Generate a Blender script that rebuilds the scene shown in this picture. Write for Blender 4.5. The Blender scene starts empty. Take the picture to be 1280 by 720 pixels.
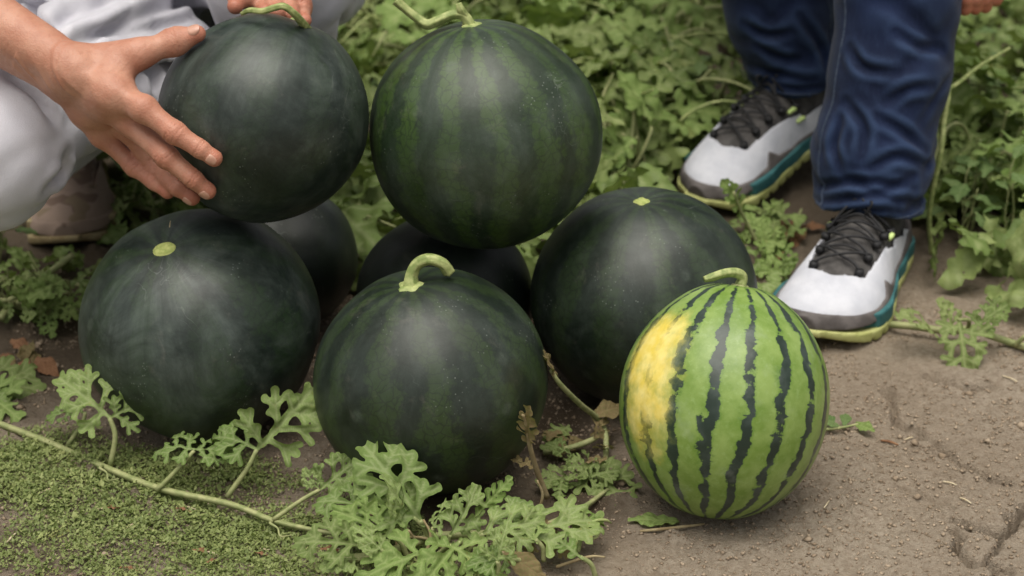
import bpy, math, random
import numpy as np
from mathutils import Vector, Matrix
from mathutils.bvhtree import BVHTree

# ------------------------------------------------------------------ camera, sky, sun, exposure
SC = bpy.context.scene
COL = SC.collection
CAM = np.array([0.0, 0.0, 1.095]); PITCH = math.radians(25.0); FPX = 2489.0
cd = bpy.data.cameras.new('camera'); cam = bpy.data.objects.new('camera', cd); COL.objects.link(cam)
cam.location = CAM; cam.rotation_euler = (math.pi/2-PITCH, 0, 0)
cd.sensor_width = 36; cd.lens = 36*FPX/1280; cd.clip_start = 0.05; cd.clip_end = 500
cd.dof.use_dof = True; cd.dof.focus_distance = 1.97; cd.dof.aperture_fstop = 6.0
SC.camera = cam
w = bpy.data.worlds.new('World'); SC.world = w; w.use_nodes = True
SUN_EL, SUN_ROT = math.radians(78), math.radians(200)
nt = w.node_tree; nt.nodes.clear()
sky = nt.nodes.new('ShaderNodeTexSky'); sky.sky_type = 'NISHITA'; sky.sun_disc = False
sky.sun_elevation = SUN_EL; sky.sun_rotation = SUN_ROT; sky.dust_density = 4.0; sky.air_density = 1.0
hs = nt.nodes.new('ShaderNodeHueSaturation'); hs.inputs['Saturation'].default_value = 0.08
bgn = nt.nodes.new('ShaderNodeBackground'); bgn.inputs['Strength'].default_value = 0.11
ow = nt.nodes.new('ShaderNodeOutputWorld')
nt.links.new(sky.outputs[0], hs.inputs['Color']); nt.links.new(hs.outputs[0], bgn.inputs[0]); nt.links.new(bgn.outputs[0], ow.inputs[0])
sl = bpy.data.lights.new('sun', 'SUN'); sl.energy = 2.7; sl.angle = math.radians(55); sl.color = (1, 0.93, 0.82)
so = bpy.data.objects.new('sun', sl); COL.objects.link(so)
sd = Vector((math.sin(SUN_ROT)*math.cos(SUN_EL), math.cos(SUN_ROT)*math.cos(SUN_EL), math.sin(SUN_EL)))
so.rotation_euler = sd.to_track_quat('Z', 'Y').to_euler(); so.location = (0, 0, 4)
SC.view_settings.view_transform = 'Standard'; SC.view_settings.look = 'None'
SC.view_settings.exposure = 0.18; SC.view_settings.gamma = 1.0; SC.view_settings.use_curve_mapping = False

# ------------------------------------------------------------------ geometry helpers
RNG = np.random.default_rng(7); random.seed(7)
RIGHT = np.array([1.0, 0, 0]); FWD = np.array([0, math.cos(PITCH), -math.sin(PITCH)]); UP = np.array([0, math.sin(PITCH), math.cos(PITCH)])
def ray(px, py): return FWD + RIGHT*(px-640)/FPX + UP*(360-py)/FPX
def P(px, py, depth): return CAM + ray(px, py)*depth
def Pz(px, py, z=0.0):
    r = ray(px, py); return CAM + r*((z-CAM[2])/r[2])
def Py(px, py, y):
    r = ray(px, py); return CAM + r*(y/r[1])
def pix(p):
    v = np.asarray(p)-CAM; d = v@FWD
    return 640+FPX*(v@RIGHT)/d, 360-FPX*(v@UP)/d, d
def nrm(v): v = np.asarray(v, float); return v/(np.linalg.norm(v)+1e-12)

def _h(ix, iy, iz, seed):
    n = (ix*374761393 + iy*668265263 + iz*2147483647 + seed*974634541) & 0xffffffff
    n = ((n ^ (n >> 13))*1274126177) & 0xffffffff
    n = ((n ^ (n >> 15))*2246822519) & 0xffffffff
    return ((n ^ (n >> 16)) & 0xffffff)/float(0xffffff)
def noise(x, y, z, seed=0):
    x, y, z = np.broadcast_arrays(np.asarray(x, float), np.asarray(y, float), np.asarray(z, float))
    ix = np.floor(x).astype(np.int64); iy = np.floor(y).astype(np.int64); iz = np.floor(z).astype(np.int64)
    fx, fy, fz = x-ix, y-iy, z-iz
    fx = fx*fx*(3-2*fx); fy = fy*fy*(3-2*fy); fz = fz*fz*(3-2*fz)
    r = 0
    for a in (0, 1):
        for b in (0, 1):
            for c in (0, 1):
                r = r + _h(ix+a, iy+b, iz+c, seed)*(fx if a else 1-fx)*(fy if b else 1-fy)*(fz if c else 1-fz)
    return r*2-1
def fbm(x, y, z, octv=4, seed=0):
    r = 0; a = 1.0; s = 0
    for o in range(octv):
        r = r + a*noise(np.asarray(x)*2**o, np.asarray(y)*2**o, np.asarray(z)*2**o, seed+o); s += a; a *= 0.5
    return r/s

def mesh(name, v, f, smooth=True, mats=(), attrs=None, midx=None):
    me = bpy.data.meshes.new(name)
    v = np.asarray(v, np.float32)
    me.from_pydata([], [], []) if False else None
    if isinstance(f, np.ndarray):
        nf, k = f.shape
        me.vertices.add(len(v)); me.vertices.foreach_set('co', v.ravel())
        me.loops.add(nf*k); me.loops.foreach_set('vertex_index', f.astype(np.int32).ravel())
        me.polygons.add(nf); me.polygons.foreach_set('loop_start', np.arange(0, nf*k, k, dtype=np.int32))
        me.update(calc_edges=True)
    else:
        me.from_pydata([tuple(map(float, p)) for p in v], [], [tuple(map(int, p)) for p in f])
    me.validate()
    for m in mats: me.materials.append(m)
    if smooth: me.polygons.foreach_set('use_smooth', np.ones(len(me.polygons), bool))
    if midx is not None: me.polygons.foreach_set('material_index', np.asarray(midx, np.int32))
    if attrs:
        for k, a in attrs.items():
            at = me.attributes.new(k, 'FLOAT', 'POINT'); at.data.foreach_set('value', np.asarray(a, np.float32))
    me.update()
    return me
def link(name, me, parent=None, loc=None, mw=None):
    o = bpy.data.objects.new(name, me); COL.objects.link(o)
    if parent is not None: o.parent = parent
    if loc is not None: o.location = loc
    if mw is not None: o.matrix_local = mw
    return o
def tag(o, label=None, cat=None, group=None, kind=None):
    if label: o['label'] = label
    if cat: o['category'] = cat
    if group: o['group'] = group
    if kind: o['kind'] = kind
    return o
def empty(name, loc):
    o = bpy.data.objects.new(name, None); COL.objects.link(o); o.location = loc; o.empty_display_size = 0.05
    return o
def world_child(name, v, f, parent, origin, mats, **k):
    """mesh given in world coordinates, child of an un-rotated parent standing at origin"""
    return link(name, mesh(name, np.asarray(v)-np.asarray(origin), f, mats=mats, **k), parent)

def spline(pts, n=8):
    p = np.asarray(pts, float)
    if len(p) == 2: return np.array([p[0]+(p[1]-p[0])*t for t in np.linspace(0, 1, n+1)])
    q = np.vstack([2*p[0]-p[1], p, 2*p[-1]-p[-2]]); out = []
    for i in range(1, len(q)-2):
        for t in np.linspace(0, 1, n, endpoint=False):
            a, b, c, d = q[i-1], q[i], q[i+1], q[i+2]
            out.append(0.5*(2*b+(c-a)*t+(2*a-5*b+4*c-d)*t*t+(3*b-a-3*c+d)*t**3))
    out.append(p[-1]); return np.array(out)
def tube(pts, rad, n=8, sub=6, ridges=0, closed_ends=True):
    c = spline(pts, sub) if sub else np.asarray(pts, float)
    m = len(c)
    rad = np.interp(np.linspace(0, 1, m), np.linspace(0, 1, len(np.atleast_1d(rad))), np.atleast_1d(rad)) if np.ndim(rad) else np.full(m, rad)
    t = np.gradient(c, axis=0); t /= np.linalg.norm(t, axis=1)[:, None]+1e-12
    u = np.cross(t[0], [0.3, 0.5, 0.81]); u = nrm(u); V = []
    for i in range(m):
        u = nrm(u-t[i]*(u@t[i])); b = np.cross(t[i], u)
        for k in range(n):
            a = 2*math.pi*k/n; r = rad[i]*(1+(0.16*math.cos(ridges*a) if ridges else 0))
            V.append(c[i]+r*(math.cos(a)*u+math.sin(a)*b))
    F = []
    for i in range(m-1):
        for k in range(n):
            F.append((i*n+k, i*n+(k+1) % n, (i+1)*n+(k+1) % n, (i+1)*n+k))
    if closed_ends:
        F.append(tuple(range(n))[::-1]); F.append(tuple((m-1)*n+k for k in range(n)))
    return np.array(V), F
def join(parts):
    V = []; F = []; o = 0
    for v, f in parts:
        V.append(np.asarray(v)); F += [tuple(int(i)+o for i in q) for q in f]; o += len(v)
    return np.vstack(V), F

class SDF:
    def __init__(s, lo, hi, h):
        s.lo = np.asarray(lo, float); s.h = h
        n = np.ceil((np.asarray(hi)-s.lo)/h).astype(int)+1
        s.D = np.full(n, 1.0, np.float32)
        s.ax = [(s.lo[i]+h*np.arange(n[i])).astype(np.float32) for i in range(3)]
    def blk(s, lo, hi):
        sl = []
        for i in range(3):
            a = int(max(0, math.floor((lo[i]-s.lo[i])/s.h))); b = int(min(s.D.shape[i], math.ceil((hi[i]-s.lo[i])/s.h)+1))
            if b <= a: return None, None
            sl.append(slice(a, b))
        return tuple(sl), (s.ax[0][sl[0]][:, None, None], s.ax[1][sl[1]][None, :, None], s.ax[2][sl[2]][None, None, :])
    def put(s, sl, d, k, sub=False):
        A = s.D[sl]
        if sub: s.D[sl] = np.maximum(A, -d); return
        if k <= 0: s.D[sl] = np.minimum(A, d)
        else:
            hh = np.maximum(k-np.abs(A-d), 0)/k
            s.D[sl] = np.minimum(A, d)-hh*hh*k*0.25
    def cone(s, a, b, ra, rb, k=0.01, sub=False):
        a = np.asarray(a, float); b = np.asarray(b, float); m = max(ra, rb)+k+3*s.h
        sl, g = s.blk(np.minimum(a, b)-m, np.maximum(a, b)+m)
        if sl is None: return
        ab = b-a; L = ab@ab+1e-12
        X, Y, Z = g
        t = np.clip(((X-a[0])*ab[0]+(Y-a[1])*ab[1]+(Z-a[2])*ab[2])/L, 0, 1)
        d = np.sqrt((X-a[0]-t*ab[0])**2+(Y-a[1]-t*ab[1])**2+(Z-a[2]-t*ab[2])**2)-(ra+(rb-ra)*t)
        s.put(sl, d.astype(np.float32), k, sub)
    def chain(s, pts, rad, k=0.01):
        for i in range(len(pts)-1): s.cone(pts[i], pts[i+1], rad[i], rad[i+1], k)
    def ell(s, c, r, R=None, k=0.01, sub=False):
        c = np.asarray(c, float); r = np.asarray(r, float); R = np.eye(3) if R is None else np.asarray(R)
        m = max(r)+k+3*s.h
        sl, (X, Y, Z) = s.blk(c-m, c+m)
        q = [(X-c[0])*R[i][0]+(Y-c[1])*R[i][1]+(Z-c[2])*R[i][2] for i in range(3)]
        k0 = np.sqrt(sum((q[i]/r[i])**2 for i in range(3))); k1 = np.sqrt(sum((q[i]/r[i]**2)**2 for i in range(3)))+1e-9
        s.put(sl, (k0*(k0-1)/k1).astype(np.float32), k, sub)
    def cut(s, p, n):
        n = nrm(n); X, Y, Z = s.ax[0][:, None, None], s.ax[1][None, :, None], s.ax[2][None, None, :]
        s.D = np.maximum(s.D, (X-p[0])*n[0]+(Y-p[1])*n[1]+(Z-p[2])*n[2]).astype(np.float32)
    def disp(s, fn, band=0.03):
        i = np.argwhere(np.abs(s.D) < band)
        p = s.lo+i*s.h
        s.D[i[:, 0], i[:, 1], i[:, 2]] += fn(p).astype(np.float32)
    def mesh(s, relax=1):
        D = s.D; S = D < 0
        n = np.array(D.shape)-1
        cnt = np.zeros(n, np.int8)
        cor = [(a, b, c) for a in (0, 1) for b in (0, 1) for c in (0, 1)]
        for a, b, c in cor: cnt += S[a:a+n[0], b:b+n[1], c:c+n[2]]
        act = (cnt > 0) & (cnt < 8)
        ids = np.argwhere(act); idx = np.full(n, -1, np.int64); idx[act] = np.arange(len(ids))
        cv = {c: D[ids[:, 0]+c[0], ids[:, 1]+c[1], ids[:, 2]+c[2]].astype(float) for c in cor}
        acc = np.zeros((len(ids), 3)); num = np.zeros(len(ids))
        for c in cor:
            for ax in range(3):
                if c[ax] == 0:
                    e = list(c); e[ax] = 1; e = tuple(e); d0, d1 = cv[c], cv[e]
                    m = (d0 < 0) != (d1 < 0); t = np.where(m, d0/np.where(m, d0-d1, 1), 0)
                    pt = np.tile(np.array(c, float), (len(ids), 1)); pt[:, ax] += t
                    acc += pt*m[:, None]; num += m
        V = s.lo+(ids+acc/num[:, None])*s.h
        Q = []
        for ax in range(3):
            a1, a2 = (ax+1) % 3, (ax+2) % 3
            sa = [slice(None)]*3; sb = [slice(None)]*3; sa[ax] = slice(0, -1); sb[ax] = slice(1, None)
            ch = S[tuple(sa)] != S[tuple(sb)]
            e = np.argwhere(ch); e = e[(e[:, a1] > 0) & (e[:, a2] > 0) & (e[:, a1] < n[a1]) & (e[:, a2] < n[a2])]
            ins = S[e[:, 0], e[:, 1], e[:, 2]]
            def cell(o1, o2):
                q = e.copy(); q[:, a1] += o1; q[:, a2] += o2
                return idx[q[:, 0], q[:, 1], q[:, 2]]
            q = np.stack([cell(-1, -1), cell(0, -1), cell(0, 0), cell(-1, 0)], 1)
            q[~ins] = q[~ins][:, ::-1]; Q.append(q)
        Q = np.vstack(Q); Q = Q[(Q >= 0).all(1)]
        for _ in range(relax):
            A = np.zeros_like(V); N = np.zeros(len(V))
            for i in range(4):
                for j in ((i+1) % 4, (i+3) % 4):
                    np.add.at(A, Q[:, i], V[Q[:, j]]); np.add.at(N, Q[:, i], 1)
            V = V*0.5+0.5*A/np.maximum(N, 1)[:, None]
        return V, Q

# ------------------------------------------------------------------ material helpers
class MT:
    def __init__(s, name, rough=0.6, spec=0.5, **kw):
        s.m = bpy.data.materials.new(name); s.m.use_nodes = True; s.nt = s.m.node_tree
        s.b = s.nt.nodes['Principled BSDF']; s.b.inputs['Roughness'].default_value = rough
        s.b.inputs['Specular IOR Level'].default_value = spec
        for k, v in kw.items(): s.b.inputs[k.replace('_', ' ')].default_value = v
    def n(s, t, **kw):
        x = s.nt.nodes.new('ShaderNode'+t)
        for k, v in kw.items(): setattr(x, k, v)
        return x
    def lk(s, a, b): s.nt.links.new(a, b)
    def setin(s, inp, v):
        if hasattr(v, 'links') or isinstance(v, bpy.types.NodeSocket): s.lk(v, inp)
        else: inp.default_value = v
    def math(s, op, a, b=0.0, c=0.0, clamp=False):
        x = s.n('Math', operation=op, use_clamp=clamp)
        for i, v in enumerate((a, b, c)): s.setin(x.inputs[i], v)
        return x.outputs[0]
    def mix(s, f, a, b, mode='MIX'):
        x = s.n('Mix', data_type='RGBA', blend_type=mode)
        s.setin(x.inputs[0], f)
        for i, v in ((6, a), (7, b)):
            s.setin(x.inputs[i], (*v, 1) if isinstance(v, tuple) and len(v) == 3 else v)
        return x.outputs[2]
    def coord(s, scale=(1, 1, 1), rot=(0, 0, 0), loc=(0, 0, 0)):
        t = s.n('TexCoord'); mp = s.n('Mapping'); s.lk(t.outputs['Object'], mp.inputs[0])
        mp.inputs['Scale'].default_value = scale; mp.inputs['Rotation'].default_value = rot; mp.inputs['Location'].default_value = loc
        return mp.outputs[0]
    def noise(s, vec, scale, detail=4, rough=0.55, dist=0.0):
        x = s.n('TexNoise'); s.lk(vec, x.inputs['Vector']); x.inputs['Scale'].default_value = scale
        x.inputs['Detail'].default_value = detail; x.inputs['Roughness'].default_value = rough; x.inputs['Distortion'].default_value = dist
        return x.outputs[0]
    def voro(s, vec, scale, feature='F1', out=0):
        x = s.n('TexVoronoi', feature=feature); s.lk(vec, x.inputs['Vector']); x.inputs['Scale'].default_value = scale
        return x.outputs[out]
    def ramp(s, v, lo, hi, a=0.0, b=1.0):
        x = s.n('MapRange', clamp=True, interpolation_type='SMOOTHSTEP'); s.setin(x.inputs[0], v)
        for i, q in zip((1, 2, 3, 4), (lo, hi, a, b)): x.inputs[i].default_value = q
        return x.outputs[0]
    def attr(s, name): x = s.n('Attribute', attribute_name=name); return x.outputs['Fac']
    def col(s, c): s.setin(s.b.inputs['Base Color'], (*c, 1) if isinstance(c, tuple) else c); return s
    def bump(s, h, strength=0.4, dist=0.002):
        x = s.n('Bump'); x.inputs['Strength'].default_value = strength; x.inputs['Distance'].default_value = dist
        s.lk(h, x.inputs['Height']); s.lk(x.outputs[0], s.b.inputs['Normal'])
        return s

def mat_noise(name, c1, c2, scale, rough=0.7, spec=0.3, bscale=None, bdist=0.001, bstr=0.4, **kw):
    t = MT(name, rough, spec, **kw); v = t.coord()
    t.col(t.mix(t.ramp(t.noise(v, scale), 0.35, 0.65), c1, c2))
    t.bump(t.noise(v, bscale or scale*4), bstr, bdist)
    return t.m

# soil
def mat_soil():
    t = MT('soil', 0.95, 0.15); v = t.coord()
    big = t.ramp(t.noise(v, 3.2, 4), 0.35, 0.66); fine = t.ramp(t.noise(v, 130, 6, 0.7), 0.3, 0.72)
    grit = t.ramp(t.noise(v, 420, 3, 0.7), 0.42, 0.75)
    c = t.mix(big, (0.42, 0.345, 0.262), (0.52, 0.44, 0.345))
    c = t.mix(t.math('MULTIPLY', fine, 0.7), c, (0.235, 0.175, 0.120))
    c = t.mix(t.math('MULTIPLY', grit, 0.5), c, (0.47, 0.39, 0.30))
    damp_shade = t.attr('damp_shade')
    c = t.mix(damp_shade, c, (0.075, 0.054, 0.034))  # wet-soil brown; also carries the shade painted below the spotted shoe
    t.col(c)
    h = t.math('ADD', t.noise(v, 90, 8, 0.75), t.math('MULTIPLY', t.noise(v, 380, 3, 0.7), 0.35))
    t.bump(h, 1.0, 0.011); return t.m
M_SOIL = mat_soil()

def mat_dark_melon(name, n, dark, green, bloom, gmix, seed, phase=0.0):
    t = MT(name, 0.42, 0.5, Sheen_Weight=0.0); v = t.coord(loc=(seed*1.7, seed*0.9, seed*2.3)); o = t.coord()
    sp = t.n('SeparateXYZ'); t.lk(o, sp.inputs[0]); x, y, z = sp.outputs
    th = t.math('ARCTAN2', x, t.math('MULTIPLY', y, -1))
    wob = t.math('MULTIPLY', t.math('SUBTRACT', t.noise(v, 16, 3), 0.5), 6.5)
    jag = t.math('MULTIPLY', t.math('SUBTRACT', t.noise(v, 62, 6, 0.75), 0.5), 5.0)
    s = t.math('SINE', t.math('ADD', t.math('MULTIPLY_ADD', th, n, phase), wob))
    s = t.math('ADD', s, jag)
    green_f = t.math('MULTIPLY', t.ramp(s, -0.55, 0.6), t.ramp(t.noise(v, 6.5, 2), 0.32, 0.62, gmix*0.45, gmix))
    c = t.mix(green_f, dark, green)
    # fine dark veining over the rind
    dv = t.n('VectorMath', operation='ADD'); t.lk(v, dv.inputs[0]); nz = t.n('TexNoise'); t.lk(v, nz.inputs['Vector']); nz.inputs['Scale'].default_value = 60
    sv = t.n('VectorMath', operation='SCALE'); t.lk(nz.outputs['Color'], sv.inputs[0]); sv.inputs['Scale'].default_value = 0.016; t.lk(sv.outputs[0], dv.inputs[1])
    vn = t.ramp(t.voro(dv.outputs[0], 85, 'DISTANCE_TO_EDGE'), 0.0, 0.10, 0.55, 0.0)
    c = t.mix(vn, c, tuple(q*0.62 for q in dark))
    # waxy bloom in meridian streaks
    cm = t.n('CombineXYZ'); t.lk(t.math('MULTIPLY', th, 2.4), cm.inputs[0]); t.lk(t.math('MULTIPLY', z, 5), cm.inputs[1]); cm.inputs[2].default_value = seed
    stre = t.noise(cm.outputs[0], 3.5, 5, 0.65)
    blm = t.math('MULTIPLY', t.ramp(t.noise(v, 13, 6, 0.68, 0.6), 0.34, 0.72), t.ramp(stre, 0.2, 0.8, 0.35, 1.0))
    c = t.mix(t.math('MULTIPLY', blm, bloom), c, (0.185, 0.225, 0.20))
    # speckle, scuffs and thin scratches
    spk = t.math('MULTIPLY', t.ramp(t.voro(v, 210), 0.22, 0.10), t.ramp(t.noise(v, 18, 2), 0.56, 0.70))
    scr = t.math('ABSOLUTE', t.math('SUBTRACT', t.noise(v, 17, 2, 0.5, 1.2), 0.5))
    scr = t.math('MULTIPLY', t.ramp(scr, 0.005, 0.0), t.ramp(t.noise(v, 11.3, 2), 0.56, 0.68))
    brz = t.math('MULTIPLY', t.ramp(t.voro(v, 17), 0.17, 0.05), t.ramp(t.noise(v, 90, 4, 0.7), 0.4, 0.7, 0.15, 0.5))
    c = t.mix(brz, c, (0.10, 0.125, 0.10))
    mk = t.math('MAXIMUM', t.math('MULTIPLY', spk, 0.3), t.math('MULTIPLY', scr, 0.16))
    dust = t.math('MULTIPLY', t.ramp(t.noise(v, 26, 7, 0.75, 0.4), 0.56, 0.72), 0.10)
    c = t.mix(dust, c, (0.30, 0.27, 0.22))
    c = t.mix(mk, c, (0.36, 0.40, 0.36))
    t.col(c)
    t.lk(t.math('ADD', t.math('MULTIPLY', t.noise(v, 30, 4), 0.2), 0.36), t.b.inputs['Roughness'])
    t.bump(t.math('ADD', t.noise(v, 45, 4), t.math('MULTIPLY', t.noise(v, 500, 2), 0.12)), 0.12, 0.003)
    return t.m

def mat_striped():
    t = MT('striped_rind', 0.36, 0.45); v = t.coord()
    sp = t.n('SeparateXYZ'); t.lk(v, sp.inputs[0]); x, y, z = sp.outputs
    th = t.math('ARCTAN2', x, t.math('MULTIPLY', y, -1))
    wob = t.math('MULTIPLY', t.math('SUBTRACT', t.noise(v, 24, 2), 0.5), 4.2)
    jag = t.math('MULTIPLY', t.math('SUBTRACT', t.noise(v, 50, 5, 0.75), 0.5), 2.9)
    cb = t.n('CombineXYZ'); t.lk(t.math('MULTIPLY', th, 3.0), cb.inputs[0]); t.lk(t.math('MULTIPLY', z, 120), cb.inputs[1])
    jag = t.math('ADD', jag, t.ramp(t.noise(cb.outputs[0], 1.0, 2), 0.58, 0.74, -0.12, 0.55))
    jag2 = t.math('MULTIPLY', t.math('SUBTRACT', t.voro(v, 95), 0.4), 0.75)
    s = t.math('COSINE', t.math('ADD', t.math('MULTIPLY_ADD', th, 18.0, -2.1), wob))
    s = t.math('ADD', t.math('ADD', s, jag), jag2)
    fad = t.ramp(z, 0.105, 0.128, 0.0, 0.55)
    st = t.ramp(t.math('SUBTRACT', s, fad), 0.50, 0.66)
    lite = t.mix(t.ramp(t.noise(v, 28, 5, 0.65), 0.3, 0.7), (0.125, 0.220, 0.028), (0.235, 0.335, 0.088))
    lite = t.mix(t.math('MULTIPLY', t.ramp(t.noise(v, 170, 3, 0.7), 0.5, 0.75), 0.35), lite, (0.30, 0.42, 0.16))
    edge = t.ramp(s, 0.1, 0.6)
    lite = t.mix(t.math('MULTIPLY', edge, 0.55), lite, (0.075, 0.165, 0.02))
    dk = t.mix(t.ramp(t.noise(v, 40, 3), 0.4, 0.7), (0.016, 0.030, 0.020), (0.042, 0.060, 0.050))
    # sun-bleached yellow ground spot on one flank
    def blob(cx, cy, cz, r0, r1, sx=1.0):  # patch with a ragged edge
        vm = t.n('VectorMath', operation='SUBTRACT'); t.lk(v, vm.inputs[0]); vm.inputs[1].default_value = (cx, cy, cz)
        v2 = t.n('VectorMath', operation='MULTIPLY'); t.lk(vm.outputs[0], v2.inputs[0]); v2.inputs[1].default_value = (sx, sx, 0.55)
        L = t.n('VectorMath', operation='LENGTH'); t.lk(v2.outputs[0], L.inputs[0])
        d = t.math('ADD', L.outputs['Value'], t.math('MULTIPLY', t.math('SUBTRACT', t.noise(v, 30, 5, 0.65), 0.5), 0.055))
        return t.ramp(d, r1+0.014, r0-0.008)
    yl = t.math('MAXIMUM', blob(-0.086, -0.056, 0.042, 0.026, 0.036), blob(-0.080, -0.060, -0.006, 0.021, 0.030))
    yl = t.math('MULTIPLY', yl, t.ramp(t.noise(v, 24, 4, 0.6), 0.30, 0.52, 0.45, 1.0))
    ycol = t.mix(t.ramp(t.noise(v, 55, 4), 0.3, 0.7), (0.74, 0.58, 0.10), (0.82, 0.70, 0.24))
    c = t.mix(t.math('MULTIPLY', st, t.math('SUBTRACT', 1.0, t.math('MULTIPLY', yl, 0.93))), t.mix(yl, lite, ycol), dk)
    wax = t.math('MULTIPLY', t.ramp(t.noise(v, 22, 4, 0.7), 0.52, 0.75), 0.16)
    c = t.mix(wax, c, (0.42, 0.46, 0.42))
    t.col(c)
    t.bump(t.math('ADD', t.noise(v, 50, 4), t.math('MULTIPLY', t.noise(v, 420, 2), 0.12)), 0.12, 0.003)
    return t.m

def mat_leaf(name, a, b, vein, rough=0.55, trans=0.24, dry=0.0):
    t = MT(name, rough, 0.28); v = t.coord()
    oi = t.n('ObjectInfo'); ra = t.attr('tint'); rnd = t.math('FRACT', t.math('ADD', oi.outputs['Random'], ra))
    c = t.mix(rnd, a, b)
    c = t.mix(t.math('MULTIPLY', t.ramp(t.noise(v, 55, 4, 0.65), 0.35, 0.7), 0.45), c, tuple(q*0.62 for q in a))
    c = t.mix(t.math('MULTIPLY', t.attr('vein'), 0.42), c, vein)
    old = t.math('MULTIPLY', t.ramp(t.noise(v, 16, 3), 0.6, 0.78), t.ramp(rnd, 0.55, 0.95, 0.1, 0.75))
    c = t.mix(old, c, (0.30, 0.25, 0.075))
    if dry: c = t.mix(t.math('MULTIPLY', t.ramp(t.noise(v, 30, 4), 0.3, 0.62), dry), c, (0.22, 0.145, 0.075))
    t.col(c)
    t.bump(t.math('SUBTRACT', t.noise(v, 240, 3, 0.6), t.math('MULTIPLY', t.attr('vein'), 0.4)), 0.4, 0.0016)
    tr = t.n('BsdfTranslucent'); t.lk(t.mix(0.5, c, (0.25, 0.36, 0.04)), tr.inputs[0])
    mx = t.n('MixShader'); mx.inputs[0].default_value = trans
    out = t.nt.nodes['Material Output']; t.lk(t.b.outputs[0], mx.inputs[1]); t.lk(tr.outputs[0], mx.inputs[2]); t.lk(mx.outputs[0], out.inputs[0])
    return t.m
M_LEAF = mat_leaf('vine_leaf', (0.115, 0.180, 0.040), (0.265, 0.325, 0.112), (0.42, 0.46, 0.22))
M_LEAFF = mat_leaf('grey_green_leaf', (0.140, 0.220, 0.052), (0.275, 0.360, 0.118), (0.46, 0.51, 0.27))
M_YOUNG = mat_leaf('young_leaf', (0.165, 0.255, 0.058), (0.245, 0.335, 0.10), (0.42, 0.50, 0.20))
M_DRY = mat_leaf('withered_leaf', (0.17, 0.17, 0.06), (0.23, 0.20, 0.08), (0.32, 0.28, 0.14), 0.8, 0.2, 0.8)
M_WEED = mat_leaf('weed_leaf', (0.10, 0.175, 0.05), (0.17, 0.25, 0.085), (0.25, 0.32, 0.14))
M_MOSS = mat_leaf('mat_weed', (0.155, 0.205, 0.062), (0.36, 0.40, 0.155), (0.2, 0.27, 0.12))
M_STEM = mat_noise('vine_stem', (0.22, 0.255, 0.10), (0.35, 0.36, 0.17), 90, 0.6, 0.3, 300, 0.001)
M_STEMB = mat_noise('pale_stem', (0.21, 0.27, 0.085), (0.40, 0.44, 0.18), 120, 0.55, 0.35, 300, 0.001)
M_DSTEM = mat_noise('dry_stem', (0.25, 0.19, 0.10), (0.34, 0.28, 0.16), 70, 0.85, 0.2, 300, 0.001)
M_STRAW = mat_noise('straw', (0.46, 0.38, 0.24), (0.62, 0.54, 0.38), 90, 0.8, 0.2, 400, 0.0006)
M_BROWN = mat_noise('dead_leaf', (0.16, 0.075, 0.04), (0.27, 0.15, 0.08), 60, 0.85, 0.2, 300, 0.001)
M_GRIT = mat_noise('soil_crumb', (0.23, 0.175, 0.12), (0.37, 0.295, 0.215), 60, 0.95, 0.15, 300, 0.001)
M_SCAR = mat_noise('stem_scar', (0.30, 0.36, 0.10), (0.46, 0.50, 0.17), 160, 0.7, 0.3, 420, 0.0015, 0.8)

def mat_skin():
    t = MT('skin', 0.48, 0.4); v = t.coord()
    c = t.mix(t.ramp(t.noise(v, 38, 4), 0.35, 0.68), (0.50, 0.258, 0.175), (0.42, 0.190, 0.122))
    c = t.mix(t.math('MULTIPLY', t.attr('red'), 0.8), c, (0.40, 0.115, 0.068))
    c = t.mix(t.math('MULTIPLY', t.ramp(t.noise(v, 210, 3), 0.55, 0.75), 0.35), c, (0.34, 0.145, 0.095))
    t.col(c); t.b.inputs['Subsurface Weight'].default_value = 0.12; t.b.inputs['Subsurface Radius'].default_value = (1, 0.35, 0.2)
    t.b.inputs['Subsurface Scale'].default_value = 0.006
    t.bump(t.math('ADD', t.math('MULTIPLY', t.voro(v, 520), 0.6), t.noise(v, 120, 5, 0.65)), 0.3, 0.0014); return t.m
M_SKIN = mat_skin()
M_NAIL = mat_noise('fingernail', (0.47, 0.245, 0.175), (0.54, 0.31, 0.225), 200, 0.28, 0.5, 300, 0.0003, 0.2)
def mat_cloth(name, a, b, sc, weave, rough=0.85):
    t = MT(name, rough, 0.2, Sheen_Weight=0.15); v = t.coord()
    c = t.mix(t.ramp(t.noise(v, sc, 4), 0.3, 0.7), a, b); t.col(c)
    w1 = t.noise(v, weave, 2, 0.6); t.bump(t.math('ADD', w1, t.math('MULTIPLY', t.noise(v, 30, 4), 1.6)), 0.35, 0.0016); return t.m
M_TROU = mat_cloth('lavender_grey_cotton', (0.57, 0.565, 0.62), (0.64, 0.635, 0.685), 14, 900)
M_SHIRT = mat_cloth('navy_cotton', (0.022, 0.034, 0.075), (0.035, 0.05, 0.10), 12, 800)
def mat_denim():
    t = MT('denim', 0.8, 0.2, Sheen_Weight=0.06); v = t.coord()
    c = t.mix(t.ramp(t.noise(v, 11, 4, 0.6), 0.3, 0.72), (0.0042, 0.0092, 0.031), (0.0072, 0.0158, 0.052))
    slub = t.noise(t.coord(scale=(1, 1, 0.07)), 420, 3, 0.7)
    c = t.mix(t.math('MULTIPLY', t.ramp(slub, 0.45, 0.75), 0.3), c, (0.022, 0.040, 0.09))
    c = t.mix(t.math('MULTIPLY', t.attr('fade'), 0.42), c, (0.045, 0.080, 0.165))
    t.col(c); t.bump(t.math('ADD', slub, t.noise(v, 900, 2)), 0.4, 0.0012); return t.m
M_DENIM = mat_denim()
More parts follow.
